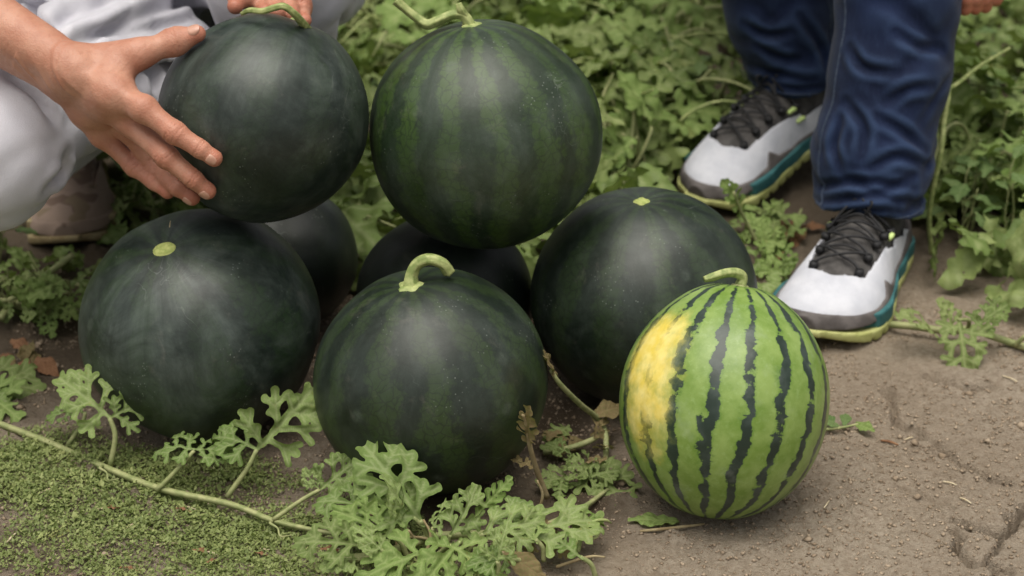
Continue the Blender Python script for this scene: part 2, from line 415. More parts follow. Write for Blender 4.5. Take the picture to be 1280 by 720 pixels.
M_STITCH = mat_noise('denim_stitch', (0.025, 0.04, 0.075), (0.06, 0.075, 0.11), 300, 0.9)
M_HAIR = mat_noise('black_hair', (0.012, 0.010, 0.009), (0.022, 0.018, 0.015), 60, 0.5)
def mat_mesh_white():
    t = MT('white_knit', 0.75, 0.25); v = t.coord()
    t.col(t.mix(t.ramp(t.noise(v, 30, 4), 0.3, 0.75), (0.62, 0.63, 0.68), (0.50, 0.515, 0.57)))
    t.bump(t.math('ADD', t.voro(v, 650), t.math('MULTIPLY', t.noise(v, 60, 4), 1.5)), 0.5, 0.0013); return t.m
M_WHITE = mat_mesh_white()
M_RAND = mat_noise('grey_rubber', (0.085, 0.075, 0.072), (0.14, 0.125, 0.12), 45, 0.7, 0.3, 260, 0.0012)
M_TONG = mat_noise('dark_tongue', (0.055, 0.052, 0.050), (0.10, 0.094, 0.09), 60, 0.85, 0.2, 500, 0.001)
M_TEAL = mat_noise('teal_foam', (0.025, 0.105, 0.115), (0.045, 0.15, 0.155), 40, 0.65, 0.3, 260, 0.001)
M_LIME = mat_noise('yellow_green_rubber', (0.36, 0.38, 0.13), (0.47, 0.48, 0.20), 40, 0.7, 0.3, 260, 0.001)
M_NEON = mat_noise('lime_loop', (0.50, 0.66, 0.22), (0.58, 0.72, 0.28), 60, 0.6, 0.3)
M_BLACK = mat_noise('black_cord', (0.010, 0.010, 0.011), (0.022, 0.022, 0.024), 300, 0.6, 0.35, 600, 0.0006)
def mat_spotted():
    t = MT('spotted_canvas', 0.85, 0.2); v = t.coord()
    c = t.mix(t.ramp(t.noise(v, 24, 1), 0.57, 0.6), (0.27, 0.20, 0.16), (0.16, 0.11, 0.085))
    c = t.mix(t.ramp(t.noise(t.coord(loc=(3, 5, 1)), 30, 1), 0.6, 0.66), c, (0.20, 0.15, 0.10))
    t.col(c); t.bump(t.noise(v, 600), 0.4, 0.001); return t.m
M_SPOT = mat_spotted()

# ------------------------------------------------------------------ where the melons are (sphere on the ground: size follows from the picture)
def gball(px, py, rpx):
    r = ray(px, py); d = CAM[2]/(-r[2]+rpx/FPX); return CAM+r*d, rpx*d/FPX
BALLS = {}
BALLS['left'] = gball(250, 397, 147)
BALLS['mid'] = gball(538, 467, 147)
BALLS['right'] = gball(805, 365, 141)
BALLS['back'] = gball(556, 366, 110)
BALLS['backleft'] = gball(352, 318, 95)
BALLS['striped'] = gball(905, 505, 138)
def on_top(px, py, rpx, others):
    """walk along the ray until the ball just touches the highest of its supports"""
    for d in np.linspace(1.9, 2.6, 3000):
        c = P(px, py, d); r = rpx*d/FPX
        # moving away from the camera also sinks: keep the last position that is free
        if min(np.linalg.norm(c-BALLS[o][0])-r-BALLS[o][1] for o in others) < -0.001 and d > 2.0:
            return P(px, py, d-0.0003), rpx*(d-0.0003)/FPX
    return P(px, py, 2.2), rpx*2.2/FPX
BALLS['topleft'] = on_top(330, 148, 131, ['left', 'backleft', 'mid'])
BALLS['topright'] = on_top(607, 168, 146, ['mid', 'back', 'right', 'topleft'])
import sys
for k, (c, r) in BALLS.items(): print('BALL', k, np.round(c, 3), round(r, 4), 'depth', round((c-CAM)@FWD, 3))
names = list(BALLS)
for i in range(len(names)):
    for j in range(i):
        g = np.linalg.norm(BALLS[names[i]][0]-BALLS[names[j]][0])-BALLS[names[i]][1]-BALLS[names[j]][1]
        if g < 0.02: print('GAP', names[i], names[j], round(g, 4))

# ------------------------------------------------------------------ ground
def seg_dist(x, y, pl):
    d = np.full(np.shape(x), 9.0)
    for a, b in zip(pl[:-1], pl[1:]):
        ax, ay = a[0], a[1]; bx, by = b[0]-ax, b[1]-ay; L = bx*bx+by*by
        t = np.clip(((x-ax)*bx+(y-ay)*by)/L, 0, 1); d = np.minimum(d, np.hypot(x-ax-t*bx, y-ay-t*by))
    return d
G = lambda *pp: [Pz(a, b)[:2] for a, b in pp]
CRACKS = [(G((1195, 655), (1215, 667), (1236, 668), (1252, 672), (1262, 654), (1278, 648), (1300, 632)), 0.0048, 0.06),
          (G((1190, 668), (1192, 690), (1205, 700), (1230, 712), (1245, 716), (1262, 722)), 0.0036, 0.04),
          (G((1243, 672), (1236, 700), (1240, 730)), 0.0024, 0.02),
          (G((1105, 490), (1118, 515), (1145, 540), (1170, 560), (1195, 580), (1228, 598), (1262, 608)), 0.0036, 0.020),
          (G((1162, 472), (1190, 484), (1240, 487)), 0.007, 0.022),
          (G((1120, 612), (1150, 622), (1190, 640)), 0.003, 0.010)]
def jagged(pl, seed):
    rg = np.random.default_rng(seed); pl = [np.asarray(q, float) for q in pl]
    for amp in (0.26, 0.2, 0.16):
        out = [pl[0]]
        for a, b_ in zip(pl[:-1], pl[1:]):
            d = b_-a; out += [(a+b_)/2+np.array([-d[1], d[0]])*rg.uniform(-amp, amp), b_]
        pl = out
    return pl
CRACKS = [(jagged(c_[0], 40+i_), c_[1], c_[2]) for i_, c_ in enumerate(CRACKS)]
def gh(x, y):
    x = np.asarray(x, float); y = np.asarray(y, float)
    near = np.clip(1-(np.hypot(x, y-2.1)-2.0)/3, 0, 1)
    h = 0.010*fbm(x*4, y*4, 0, 3, 11)+near*(0.0075*fbm(x*22, y*22, 0.5, 4, 21)+0.0022*fbm(x*120, y*120, 0.2, 2, 31))
    cl = noise(x*42, y*42, 3.3, 77); h = h+near*0.013*np.clip(cl-0.35, 0, 1)
    wx, wy, n1 = x, y, 0.75+0.5*np.clip(noise(x*30, y*30, 4, 15)*0.5+0.5, 0, 1)
    for pl, w_, dp in CRACKS:
        d = seg_dist(wx, wy, pl)/n1; h = h-dp*np.exp(-(d/w_)**2)
    # low ledge along the diagonal crack: soil beyond it lies a little higher
    d0 = BALLS['striped'][0]
    for k in ('left', 'mid', 'right', 'striped', 'back', 'backleft'):
        c, r = BALLS[k]; q = np.hypot(x-c[0], y-c[1])/r
        h = np.where(q < 0.75, np.minimum(h, 0.0)*np.clip((q-0.25)/0.5, 0, 1)-0.002*(q < 0.3), h)
    return h
def axis(lo, f0, f1, hi, st, grow=1.18):
    a = list(np.arange(f0, f1, st)); d = st; v = f1
    while v < hi: a.append(v); d *= grow; v += d
    a.append(hi); d = st; v = f0-st; b = []
    while v > lo: b.append(v); d *= grow; v -= d
    b.append(lo); return np.array(b[::-1]+a)
gx = axis(-120, -0.62, 0.70, 120, 0.0031); gy = axis(-60, 1.58, 2.50, 220, 0.0031)
X, Y = np.meshgrid(gx, gy, indexing='ij'); Z = gh(X, Y)
nx, ny = X.shape; I = np.arange(nx*ny).reshape(nx, ny)
F = np.stack([I[:-1, :-1], I[1:, :-1], I[1:, 1:], I[:-1, 1:]], -1).reshape(-1, 4)
damp_shade = np.clip(0.85*np.clip((0.02-X+0.25*fbm(X*6, Y*6, 1, 3, 3)+(Y-2.0)*0.9)/0.25, 0, 1), 0, 0.85)*np.clip(0.45+0.5*fbm(X*14, Y*14, 2, 3, 9), 0, 1)
damp_shade = np.maximum(damp_shade, np.clip((Y-2.30)/0.25, 0, 1)*0.75)
damp_shade = np.maximum(damp_shade, np.clip((0.17-X)/0.08, 0, 1)*np.clip((Y-1.70)/0.08, 0, 1)*np.clip((X+0.22)/0.08, 0, 1)*np.clip(0.7+0.5*fbm(X*16, Y*16, 5, 3, 19), 0, 0.95))
damp_shade = np.maximum(damp_shade, 0.8*np.clip((-0.36-X)/0.06, 0, 1)*np.clip((Y-1.96)/0.1, 0, 1))  # shade on the left below the spotted shoe, painted into the soil colour
g = link('ground', mesh('ground', np.stack([X, Y, Z], -1).reshape(-1, 3), F, mats=[M_SOIL], attrs={'damp_shade': damp_shade.ravel()}))
tag(g, 'bare sandy brown field soil with cracks', None, None, 'structure')

# ------------------------------------------------------------------ melons
def frame(axis_dir):
    z = nrm(axis_dir); f = nrm(-FWD-z*((-FWD)@z)); y = -f; x = np.cross(y, z)
    return np.stack([x, y, z], 1)
def melon(key, axis_dir, matl, label, el=1.0, sx=1.0, dim=0.04, seed=0, lump=0.035):
    c, r = BALLS[key]; R = frame(axis_dir); nu, nv = 112, 72; V = []
    lat = np.linspace(-math.pi/2, math.pi/2, nv+1)[1:-1]
    U, L = np.meshgrid(np.linspace(0, 2*math.pi, nu, endpoint=False), lat, indexing='ij')
    d = np.stack([np.cos(L)*np.cos(U), np.cos(L)*np.sin(U), np.sin(L)], -1)
    def rad(d):
        s = 1+lump*fbm(d[..., 0]*1.3+seed, d[..., 1]*1.3, d[..., 2]*1.3, 2, seed)
        s = s+0.004*np.cos(9*np.arctan2(d[..., 1], d[..., 0]))*np.sqrt(np.clip(1-d[..., 2]**2, 0, 1))**2
        dimp = dim*np.exp(-(np.clip(1-d[..., 2], 0, 2)/0.018))+dim*0.6*np.exp(-(np.clip(1+d[..., 2], 0, 2)/0.012))
        return s-dimp
    body = d*rad(d)[..., None]
    pole = np.array([[0, 0, 1.0], [0, 0, -1.0]]); pv = pole*rad(pole)[:, None]
    V = np.vstack([body.transpose(1, 0, 2).reshape(-1, 3), pv])*r*np.array([sx, sx, el])
    F = []; m = nv-1
    for j in range(m-1):
        for i in range(nu): F.append((j*nu+i, j*nu+(i+1) % nu, (j+1)*nu+(i+1) % nu, (j+1)*nu+i))
    for i in range(nu):
        F.append((m*nu+1, (i+1) % nu, i)); F.append(((m-1)*nu+i, (m-1)*nu+(i+1) % nu, m*nu))
    low = (V@R.T)[:, 2].min()
    cc = c.copy()
    if key not in ('topleft', 'topright'): cc[2] = -low-0.002
    o = link('watermelon', mesh('rind', V, F, mats=[matl]))
    o.matrix_world = Matrix.Translation(Vector(cc)) @ Matrix(R.tolist()).to_4x4()
    tag(o, label, 'watermelon', 'heap of harvested watermelons')
    return o, cc, R, r, (lambda dd: np.asarray(dd)/np.linalg.norm(dd)*rad(nrm(dd)[None])[0]*r*np.array([sx, sx, el]))
def stem_local(o, cc, R, pts_world, rads, name='stem', m=None, n=15, ridges=5):
    loc = (np.asarray(pts_world)-cc)@R
    v, f = tube(loc, rads, n, 7, ridges)
    return link(name, mesh(name, v, f, mats=[m or M_STEMB]), o)
def hit(key, px, py, lift=0.0):
    c, r = BALLS[key]; r = r+lift; d = nrm(ray(px, py)); oc = CAM-c; b = oc@d; q = b*b-(oc@oc-r*r)
    if q < 0:
        p = CAM-d*b; return c+nrm(p-c)*r
    return CAM+d*(-b-math.sqrt(q))
def collar(o, surf, m, rr=0.011, name='stem_collar', lift=0.001, bumps=5):
    V = [surf((0, 0, 1))+np.array([0, 0, lift*1.5])]; F = []
    for q, (s, l) in enumerate(((0.45, lift*2.2), (0.8, lift*1.6), (1.0, -0.001))):
        for i in range(20):
            a = 2*math.pi*i/20; rad = rr*s*(1+0.16*math.cos(bumps*a+q*0.2))
            p = surf((rad*math.cos(a), rad*math.sin(a), 0.11)); p = p+np.array([0, 0, l]); V.append(p)
    for i in range(20):
        F.append((0, 1+i, 1+(i+1) % 20))
        for q in (0, 1): F.append((1+q*20+i, 1+(q+1)*20+i, 1+(q+1)*20+(i+1) % 20, 1+q*20+(i+1) % 20))
    return link(name, mesh(name, V, F, mats=[m]), o)
AX = lambda key, px, py: hit(key, px, py)-BALLS[key][0]
DK = (0.0045, 0.009, 0.006)
mats = {
 'left': mat_dark_melon('rind_scuffed', 9, (0.0058, 0.0130, 0.0088), (0.022, 0.050, 0.010), 0.40, 0.4, 1),
 'mid': mat_dark_melon('rind_faint_bands', 12, (0.0052, 0.0118, 0.0058), (0.0225, 0.044, 0.0085), 0.16, 1.0, 2, 0.5),
 'right': mat_dark_melon('rind_dusty', 12, (0.0056, 0.0122, 0.0062), (0.019, 0.038, 0.009), 0.18, 0.8, 3),
 'back': mat_dark_melon('rind_black_green', 10, DK, (0.010, 0.018, 0.006), 0.06, 0.4, 4),
 'topleft': mat_dark_melon('rind_blue_black', 11, (0.0062, 0.0134, 0.0095), (0.0145, 0.031, 0.010), 0.36, 0.55, 5, 1.0),
 'topright': mat_dark_melon('rind_green_banded', 15, (0.0115, 0.0250, 0.0092), (0.034, 0.068, 0.0108), 0.24, 1.0, 6, 0.3)}
ml, cc, R, r, surf = melon('left', AX('left', 201, 296), mats['left'], 'dark scuffed watermelon with a pale yellow-green stem scar and no stem', 0.95, 1.02, 0.02, 1)
collar(ml, surf, M_SCAR, 0.0100, 'stem_scar', 0.0016, 2)
stem_local(ml, cc, R, [hit('left', 212, 284, -0.002), hit('left', 213, 276, 0.006)], [0.0006, 0.0003], 'stem_fibre', M_STRAW, 5, 0)
mm, cc, R, r, surf = melon('mid', AX('mid', 511, 340), mats['mid'], 'dark watermelon with faint green bands and a short hooked stem', 0.97, 1.0, 0.02, 2)
b0 = cc+R@surf((0, 0, 1)); dpt = (b0-CAM)@FWD; tp = pix(b0); M_ = lambda dx, dy, dd: P(tp[0]+dx, tp[1]+dy, dpt+dd)
collar(mm, surf, M_STEMB, 0.0125)
stem_local(mm, cc, R, [b0-R[:, 2]*0.004, M_(1, -13, 0), M_(8, -27, -0.004), M_(23, -33, -0.008), M_(40, -28, -0.006), M_(49, -17, 0.002)], [0.0085, 0.0062, 0.0058, 0.0056, 0.0054, 0.0062])
mr, cc, R, r, surf = melon('right', AX('right', 802, 236), mats['right'], 'dark watermelon behind the striped one, with a small green stem stub on top', 0.97, 1.0, 0.03, 3)
collar(mr, surf, M_SCAR, 0.008, 'stem_stub', 0.0012, 4)
melon('back', (0.2, 0.3, 1), mats['back'], 'nearly hidden black-green watermelon wedged behind the hooked-stem melon', 0.97, 1.0, 0.03, 4)
melon('backleft', (-0.3, 0.3, 1), mats['back'], 'small dark watermelon hidden underneath the hand-held melon', 0.97, 1.0, 0.03, 5)
mt, cc, R, r, surf = melon('topleft', AX('topleft', 372, 28)+np.array([0.0, 0.03, 0]), mats['topleft'], 'blue-black watermelon on the heap steadied by two hands', 0.99, 1.0, 0.03, 6)
collar(mt, surf, M_STEMB, 0.009)
d0 = (hit('topleft', 378, 33)-CAM)@FWD
stem_local(mt, cc, R, [P(383, 36, d0+0.012), P(377, 27, d0-0.008), P(368, 17, d0-0.024), P(355, 8, d0-0.032), P(342, 10, d0-0.032), P(328, 14, d0-0.030), P(312, 13, d0-0.024), P(302, 17, d0-0.016)], [0.0055, 0.0042, 0.0036, 0.0034, 0.0032, 0.003, 0.0028, 0.002])
mq, cc, R, r, surf = melon('topright', AX('topright', 588, 25), mats['topright'], 'largest green-banded watermelon on top of the heap with a long crooked stem', 0.97, 1.005, 0.03, 7)
collar(mq, surf, M_STEMB, 0.010)
tq = cc+R@surf((0, 0, 1)); d0 = (tq-CAM)@FWD; tp = pix(tq); print('tr pole', tp)
stem_local(mq, cc, R, [tq-R[:, 2]*0.004, P(580, 20, d0-0.004), P(566, 18, d0-0.006), P(548, 25, d0-0.006), P(534, 30, d0-0.004), P(520, 21, d0-0.004), P(506, 10, d0-0.006), P(495, 0, d0-0.008)], [0.0062, 0.0052, 0.0048, 0.0048, 0.0054, 0.0046, 0.0044, 0.0052])
stem_local(mq, cc, R, [P(583, 20, d0-0.004), P(576, 12, d0-0.010), P(573, 4, d0-0.012)], [0.0034, 0.0042, 0.0028], 'stem_stub')
ax = UP*math.cos(0.13)+RIGHT*math.sin(0.13); ax = nrm(ax-FWD*0.02)
ms, cc, R, r, surf = melon('striped', ax, mat_striped(), 'bright green watermelon with jagged dark stripes and a yellow patch, standing alone in front', 1.075, 0.945, 0.035, 8, 0.02)
tip = cc+R@surf((0, 0, 1)); d0 = (tip-CAM)@FWD; tp = pix(tip)
collar(ms, surf, M_STEM, 0.010)
stem_local(ms, cc, R, [tip-R[:, 2]*0.004, P(tp[0]+4, tp[1]-10, d0-0.002), P(tp[0]-4, tp[1]-17, d0-0.008), P(tp[0]-18, tp[1]-17, d0-0.014), P(tp[0]-34, tp[1]-12, d0-0.018), P(tp[0]-44, tp[1]-9, d0-0.02)], [0.006, 0.005, 0.0048, 0.0045, 0.0042, 0.003])
print('striped tip pixel', tp, 'radius', r)
# ------------------------------------------------------------------ people
def hand_field(f, J, dors, wrist, fore, wr=0.029, fr=0.036, palm_n=None, tend=True):
    """J: finger -> list of joints (MCP, PIP, DIP, TIP); thumb -> (CMC, MCP, IP, TIP)"""
    wrist = np.asarray(wrist); fore = np.asarray(fore)
    R0 = {'index': (0.0125, 0.0108, 0.0094, 0.0078), 'middle': (0.0128, 0.0112, 0.0096, 0.0080), 'ring': (0.0122, 0.0105, 0.0090, 0.0076), 'little': (0.0110, 0.0092, 0.0080, 0.0068)}
    side = nrm(J['index'][0]-J['little'][0])
    wA = wrist+side*0.015; wB = wrist-side*0.015
    f.chain([wA, fore+side*0.014], [wr*0.86, fr], 0.012); f.chain([wB, fore-side*0.014], [wr*0.82, fr*0.95], 0.014)
    for i, k in enumerate(('index', 'middle', 'ring', 'little')):
        base = wrist+side*(0.015-0.010*i); m = np.asarray(J[k][0])
        mid = (base*0.45+m*0.55)-dors*0.002
        f.chain([base, mid, m], [0.019, 0.0155, R0[k][0]], 0.016)
    # palm pad
    pc = (np.asarray(J['middle'][0])*0.5+wrist*0.5)-dors*0.008
    f.cone(pc+side*0.020, pc-side*0.020, 0.016, 0.015, 0.02)
    for k in ('index', 'middle', 'ring', 'little'):
        j = [np.asarray(q) for q in J[k]]; r = R0[k]
        f.chain(j, r, 0.004)
        dn = dors
        f.ell(j[1]+dn*0.0016, (0.0094, 0.0094, 0.0094), k=0.009)         # knuckles
        f.ell(j[0]+dn*0.0035, (0.0115,)*3, k=0.012)
        d = nrm(j[3]-j[2]); f.ell(j[3]-d*0.001, (r[3]*1.02,)*3, k=0.004)
        if tend:
            a = j[0]+dn*0.0105; b = wrist+side*(0.010-0.006*('index', 'middle', 'ring', 'little').index(k))+dn*0.017
            f.cone(a, b, 0.0032, 0.0026, 0.0075)
    t = [np.asarray(q) for q in J['thumb']]
    f.chain([wrist+side*0.012-dors*0.004]+t, [0.018, 0.0185, 0.0142, 0.0118, 0.0088], 0.014)
    f.ell(t[2]+dors*0.001, (0.0122,)*3, k=0.008)
    # web between thumb and first finger
    i0 = np.asarray(J['index'][0]); w0 = (i0*0.55+t[1]*0.45)*0.62+wrist*0.38
    f.cone(w0, i0*0.6+wrist*0.4, 0.011, 0.014, 0.02); f.cone(w0, t[0]*0.5+t[1]*0.5, 0.010, 0.013, 0.02)
    def creases(p):
        dsp = np.zeros(len(p))
        rel0 = p-wrist; al = nrm(np.asarray(J['middle'][0])-wrist); uu = rel0@side; ll = rel0@al; bk = np.clip((rel0@dors)/0.02, 0, 1)*np.clip(1.2-ll/0.085, 0, 1)*(ll > -0.05)
        dsp -= 0.0016*bk*np.clip(1-np.abs(noise(uu*75+ll*12, ll*22, 0.4, 61))*3.2, 0, 1)
        dsp += 0.00028*np.clip((rel0@dors)/0.02+0.4, 0, 1)*fbm(ll*330, uu*60, 0.3, 2, 63)*(np.abs(ll) < 0.09)
        for k in ('index', 'middle', 'ring', 'little', 'thumb'):
            j = [np.asarray(q) for q in J[k]]
            for q, sp in ((1, (-0.004, -0.0012, 0.0018, 0.0046)), (2, (-0.0016, 0.0014))):
                if k == 'thumb' and q == 1: continue
                c = j[q]; d = nrm(j[q+1]-j[q-1]); rel = p-c; s = rel@d; lat = np.linalg.norm(rel-np.outer(s, d), axis=1)
                top = np.clip((rel@dors)/0.008+0.3, 0, 1)*(lat < 0.017)
                wv = 0.0012*np.sin(900*(rel@side))
                for o in sp: dsp += 0.0012*np.exp(-((s-o+wv*0.5)/0.0009)**2)*top
        n = fbm(p[:, 0]*140, p[:, 1]*140, p[:, 2]*140, 2, 4)
        return dsp+0.0003*n
    f.disp(creases, 0.006)
def red_attr(V, J):
    a = np.zeros(len(V))
    for k in J:
        for q in (0, 1, 2, 3):
            if k == 'thumb' and q == 0: continue
            d = np.linalg.norm(V-np.asarray(J[k][q]), axis=1); a = np.maximum(a, (0.55, 0.8, 0.6, 0.9)[q]*np.exp(-(d/0.0135)**2))
    return a
def nail(parent, origin, dip, tip, dors, r, L=0.0115, w=0.95):
    ax = nrm(np.asarray(tip)-np.asarray(dip)); n = nrm(dors-ax*(dors@ax)); s = np.cross(ax, n); V = []; F = []
    c = np.asarray(tip)-ax*0.0035
    for i in range(9):
        u = -1+i*0.25
        for k in range(9):
            v = -1+k*0.25
            sq = (1-0.28*abs(u)**3); ang = v*0.82*w*sq
            V.append(c+ax*(u*L*0.5*(1-0.18*v*v)+L*0.12)+(n*math.cos(ang)+s*math.sin(ang))*(r*1.06+0.0009-max(u, 0)**2*r*0.12-(0.0012 if abs(v) == 1 or u == -1 else 0)))
    for i in range(8):
        for k in range(8): F.append((i*9+k, (i+1)*9+k, (i+1)*9+k+1, i*9+k+1))
    return world_child('fingernail', V, F, parent, origin, [M_NAIL])
def add_meshes(parts):
    V = []; Q = []; A = []; o = 0
    for v, q, a in parts: V.append(v); Q.append(q+o); A.append(a); o += len(v)
    return np.vstack(V), np.vstack(Q), np.concatenate(A)

# --- the crouching person behind the heap
O1 = np.array([-0.40, 2.62, 0.0]); p1 = empty('person', O1)
tag(p1, 'person crouching behind the heap in pale lavender-grey trousers, both hands on a melon', 'person')
kR = P(-22, 188, 2.17); kL = P(345, -30, 2.33)
hR = np.array([-0.475, 2.63, 0.37]); hL = np.array([-0.30, 2.66, 0.37]); pel = np.array([-0.39, 2.70, 0.39])
aR = np.array([-0.595, 2.64, 0.15]); aL = np.array([-0.33, 2.62, 0.12])
chest = np.array([-0.39, 2.46, 0.74]); neck = np.array([-0.385, 2.37, 0.90]); head = np.array([-0.375, 2.30, 1.03])
shR = np.array([-0.575, 2.42, 0.80]); shL = np.array([-0.205, 2.44, 0.80])
wR = P(86, 92, 2.075); elR = P(-150, -62, 2.17); elL = np.array([-0.135, 2.40, 0.56])
wL = P(352, -45, 2.275)
# right hand (on the flank of the held melon)
HM = lambda px, py, lift: hit('topleft', px, py, lift)
JR = {'index': [HM(181, 137, 0.034), HM(219, 166, 0.020), HM(250, 186, 0.0115), HM(268, 198, 0.0072)],
      'middle': [HM(163, 153, 0.034), HM(208, 196, 0.019), HM(242, 224, 0.0115), HM(260, 239, 0.0074)],
      'ring': [HM(145, 164, 0.030), HM(190, 210, 0.016), HM(221, 234, 0.0105), HM(240, 247, 0.007)]}
JR['ring'] = [q+FWD*e for q, e in zip(JR['ring'], (0.006, 0.008, 0.004, 0.003))]
JR['little'] = [P(129, 170, 2.125), P(168, 208, 2.128), P(192, 228, 2.118), P(210, 240, 2.108)]
tT = HM(247, 42, 0.0085); tI = HM(219, 52, 0.016)
JR['thumb'] = [P(122, 82, 2.075), P(172, 68, 2.065), tI, tT]
DR = nrm(-FWD*0.86+UP*0.36-RIGHT*0.30)
fR = P(-62, 2, 2.115)
f = SDF(P(-70, 270, 2.20)-0.03+np.array([0, -0.14, 0]), P(300, -30, 2.0)+np.array([0.0, 0.16, 0.03]), 0.00125)
hand_field(f, JR, DR, wR, fR, 0.0275, 0.034)
V1, Q1 = f.mesh(1); A1 = red_attr(V1, JR)
# left hand (heel and fingers over the top of the melon, behind its stem)
top = lambda px, py, lift: hit('topleft', px, py, lift)
JL = {'index': [P(330, -22, 2.225), P(323, 2, 2.205), P(327, 8, 2.20), P(331, 15, 2.178)],
      'middle': [P(346, -24, 2.230), P(340, 0, 2.21), P(344, 7, 2.205), P(347, 15, 2.182)],
      'ring': [P(362, -22, 2.235), P(360, 2, 2.215), P(363, 10, 2.21), P(366, 19, 2.188)],
      'little': [P(376, -16, 2.24), P(378, 8, 2.22), P(379, 16, 2.22), P(381, 26, 2.20)],
      'thumb': [P(334, -42, 2.235), P(312, -28, 2.215), P(300, -8, 2.195), P(294, 8, 2.17)]}
DL = nrm(UP*0.7-FWD*0.7); fL = wL*0.45+elL*0.55
f = SDF(np.array([-0.36, 1.89, 0.40]), np.array([-0.13, 2.42, 0.62]), 0.0018)
hand_field(f, JL, DL, wL, fL, 0.027, 0.033, tend=False)
V2, Q2 = f.mesh(1); A2 = red_attr(V2, JL)
# the rest of the body, coarse where clothes cover it
f = SDF((-0.95, 1.95, 0.02), (0.1, 2.95, 1.22), 0.010)
f.chain([wR*0.3+fR*0.7, elR, shR], [0.030, 0.042, 0.05], 0.02); f.chain([fL*0.8+wL*0.2, elL, shL], [0.030, 0.042, 0.05], 0.02)
f.chain([pel, chest, neck], [0.12, 0.13, 0.055], 0.06); f.cone(shR, shL, 0.06, 0.06, 0.06); f.cone(neck, head, 0.052, 0.055, 0.03)
hd = nrm(np.array([0.1, -0.8, -0.45])); hu = nrm(np.array([0.05, -0.35, 0.9])); hu = nrm(hu-hd*(hu@hd)); hsd = np.cross(hd, hu)
HR = np.stack([hsd, hd, hu])
f.ell(head+hu*0.04, (0.074, 0.094, 0.108), HR, 0.02); f.ell(head-hu*0.03+hd*0.035, (0.052, 0.05, 0.062), HR, 0.04)
f.cone(head+hu*0.03+hd*0.092, head-hu*0.004+hd*0.108, 0.010, 0.014, 0.012)
for s_ in (-1, 1):
    f.ell(head+hsd*s_*0.074+hu*0.01, (0.012, 0.022, 0.032), HR, 0.012); f.ell(head+hsd*s_*0.030+hu*0.036+hd*0.100, (0.017, 0.014, 0.010), HR, 0, True)
    f.ell(head+hsd*s_*0.030+hu*0.036+hd*0.076, (0.0125,)*3, k=0.004)
f.ell(head-hu*0.036+hd*0.088, (0.022, 0.012, 0.008), HR, 0.008)
for h_, k_, a_ in ((hR, kR, aR), (hL, kL, aL)): f.chain([h_, k_, a_], [0.075, 0.052, 0.036], 0.02)
V3, Q3 = f.mesh(1); V, Q, A = add_meshes([(V1, Q1, A1), (V2, Q2, A2), (V3, Q3, np.zeros(len(V3)))])
b1 = world_child('body', V, Q, p1, O1, [M_SKIN], attrs={'red': A})
for k, r_ in (('index', 0.0078), ('middle', 0.0080), ('ring', 0.0076)):
    c_ = BALLS['topleft'][0]; nrmv = nrm(JR[k][3]-c_); nail(b1, (0, 0, 0), JR[k][2]-O1, JR[k][3]-O1, nrm(nrmv+0.25*DR), r_)
nail(b1, (0, 0, 0), JR['thumb'][2]-O1, JR['thumb'][3]-O1, nrm(UP*0.55-FWD*0.8), 0.0090, 0.0145)
# trousers
f = SDF((-0.74, 1.93, 0.10), (-0.03, 2.92, 0.60), 0.0052)
for h_, k_, a_, rk in ((hR, kR, aR, 0.080), (hL, kL, aL, 0.074)):
    kb = k_+nrm(k_-h_)*-0.01
    f.chain([h_, h_*0.45+k_*0.55, kb], [0.105, 0.096, rk], 0.03); f.chain([kb, k_*0.55+a_*0.45, a_], [rk*0.97, 0.066, 0.060], 0.025)
f.ell(pel, (0.175, 0.15, 0.15), k=0.06); f.ell(P(185, 95, 2.50), (0.10, 0.10, 0.085), k=0.05); f.cone(hR, hL, 0.10, 0.10, 0.06)
def folds(p):
    x, y, z = p[:, 0], p[:, 1], p[:, 2]
    wx = x+0.05*fbm(x*6, y*6, z*6, 2, 3); u = (z*0.75+0.55*wx+0.35*y)
    away = np.clip(np.minimum(np.linalg.norm(p-kR, axis=1), np.linalg.norm(p-kL, axis=1))/0.14-0.55, 0, 1)
    ph = 7*fbm(x*5, y*5, z*5, 3, 8)
    r1 = np.clip(0.5+0.5*np.sin(u*105+ph), 0, 1)**3; m1 = np.clip(0.55+1.3*fbm(x*6+3, y*6, z*6, 2, 14), 0, 1)
    r2 = np.clip(0.5+0.5*np.sin((z-0.6*x+0.2*y)*85+6*fbm(x*6, y*6, z*6, 3, 12)), 0, 1)**4; m2 = np.clip(0.3+1.5*fbm(x*7, y*7+4, z*7, 2, 17), 0, 1)
    return 0.034*away*r1**1.5*m1+0.016*r2*m2*(0.32+away)-0.006-0.005*fbm(x*9, y*9, z*9, 2, 6)
f.disp(folds, 0.03); f.cut(aR, nrm(aR-kR)); 
V, Q = f.mesh(1)
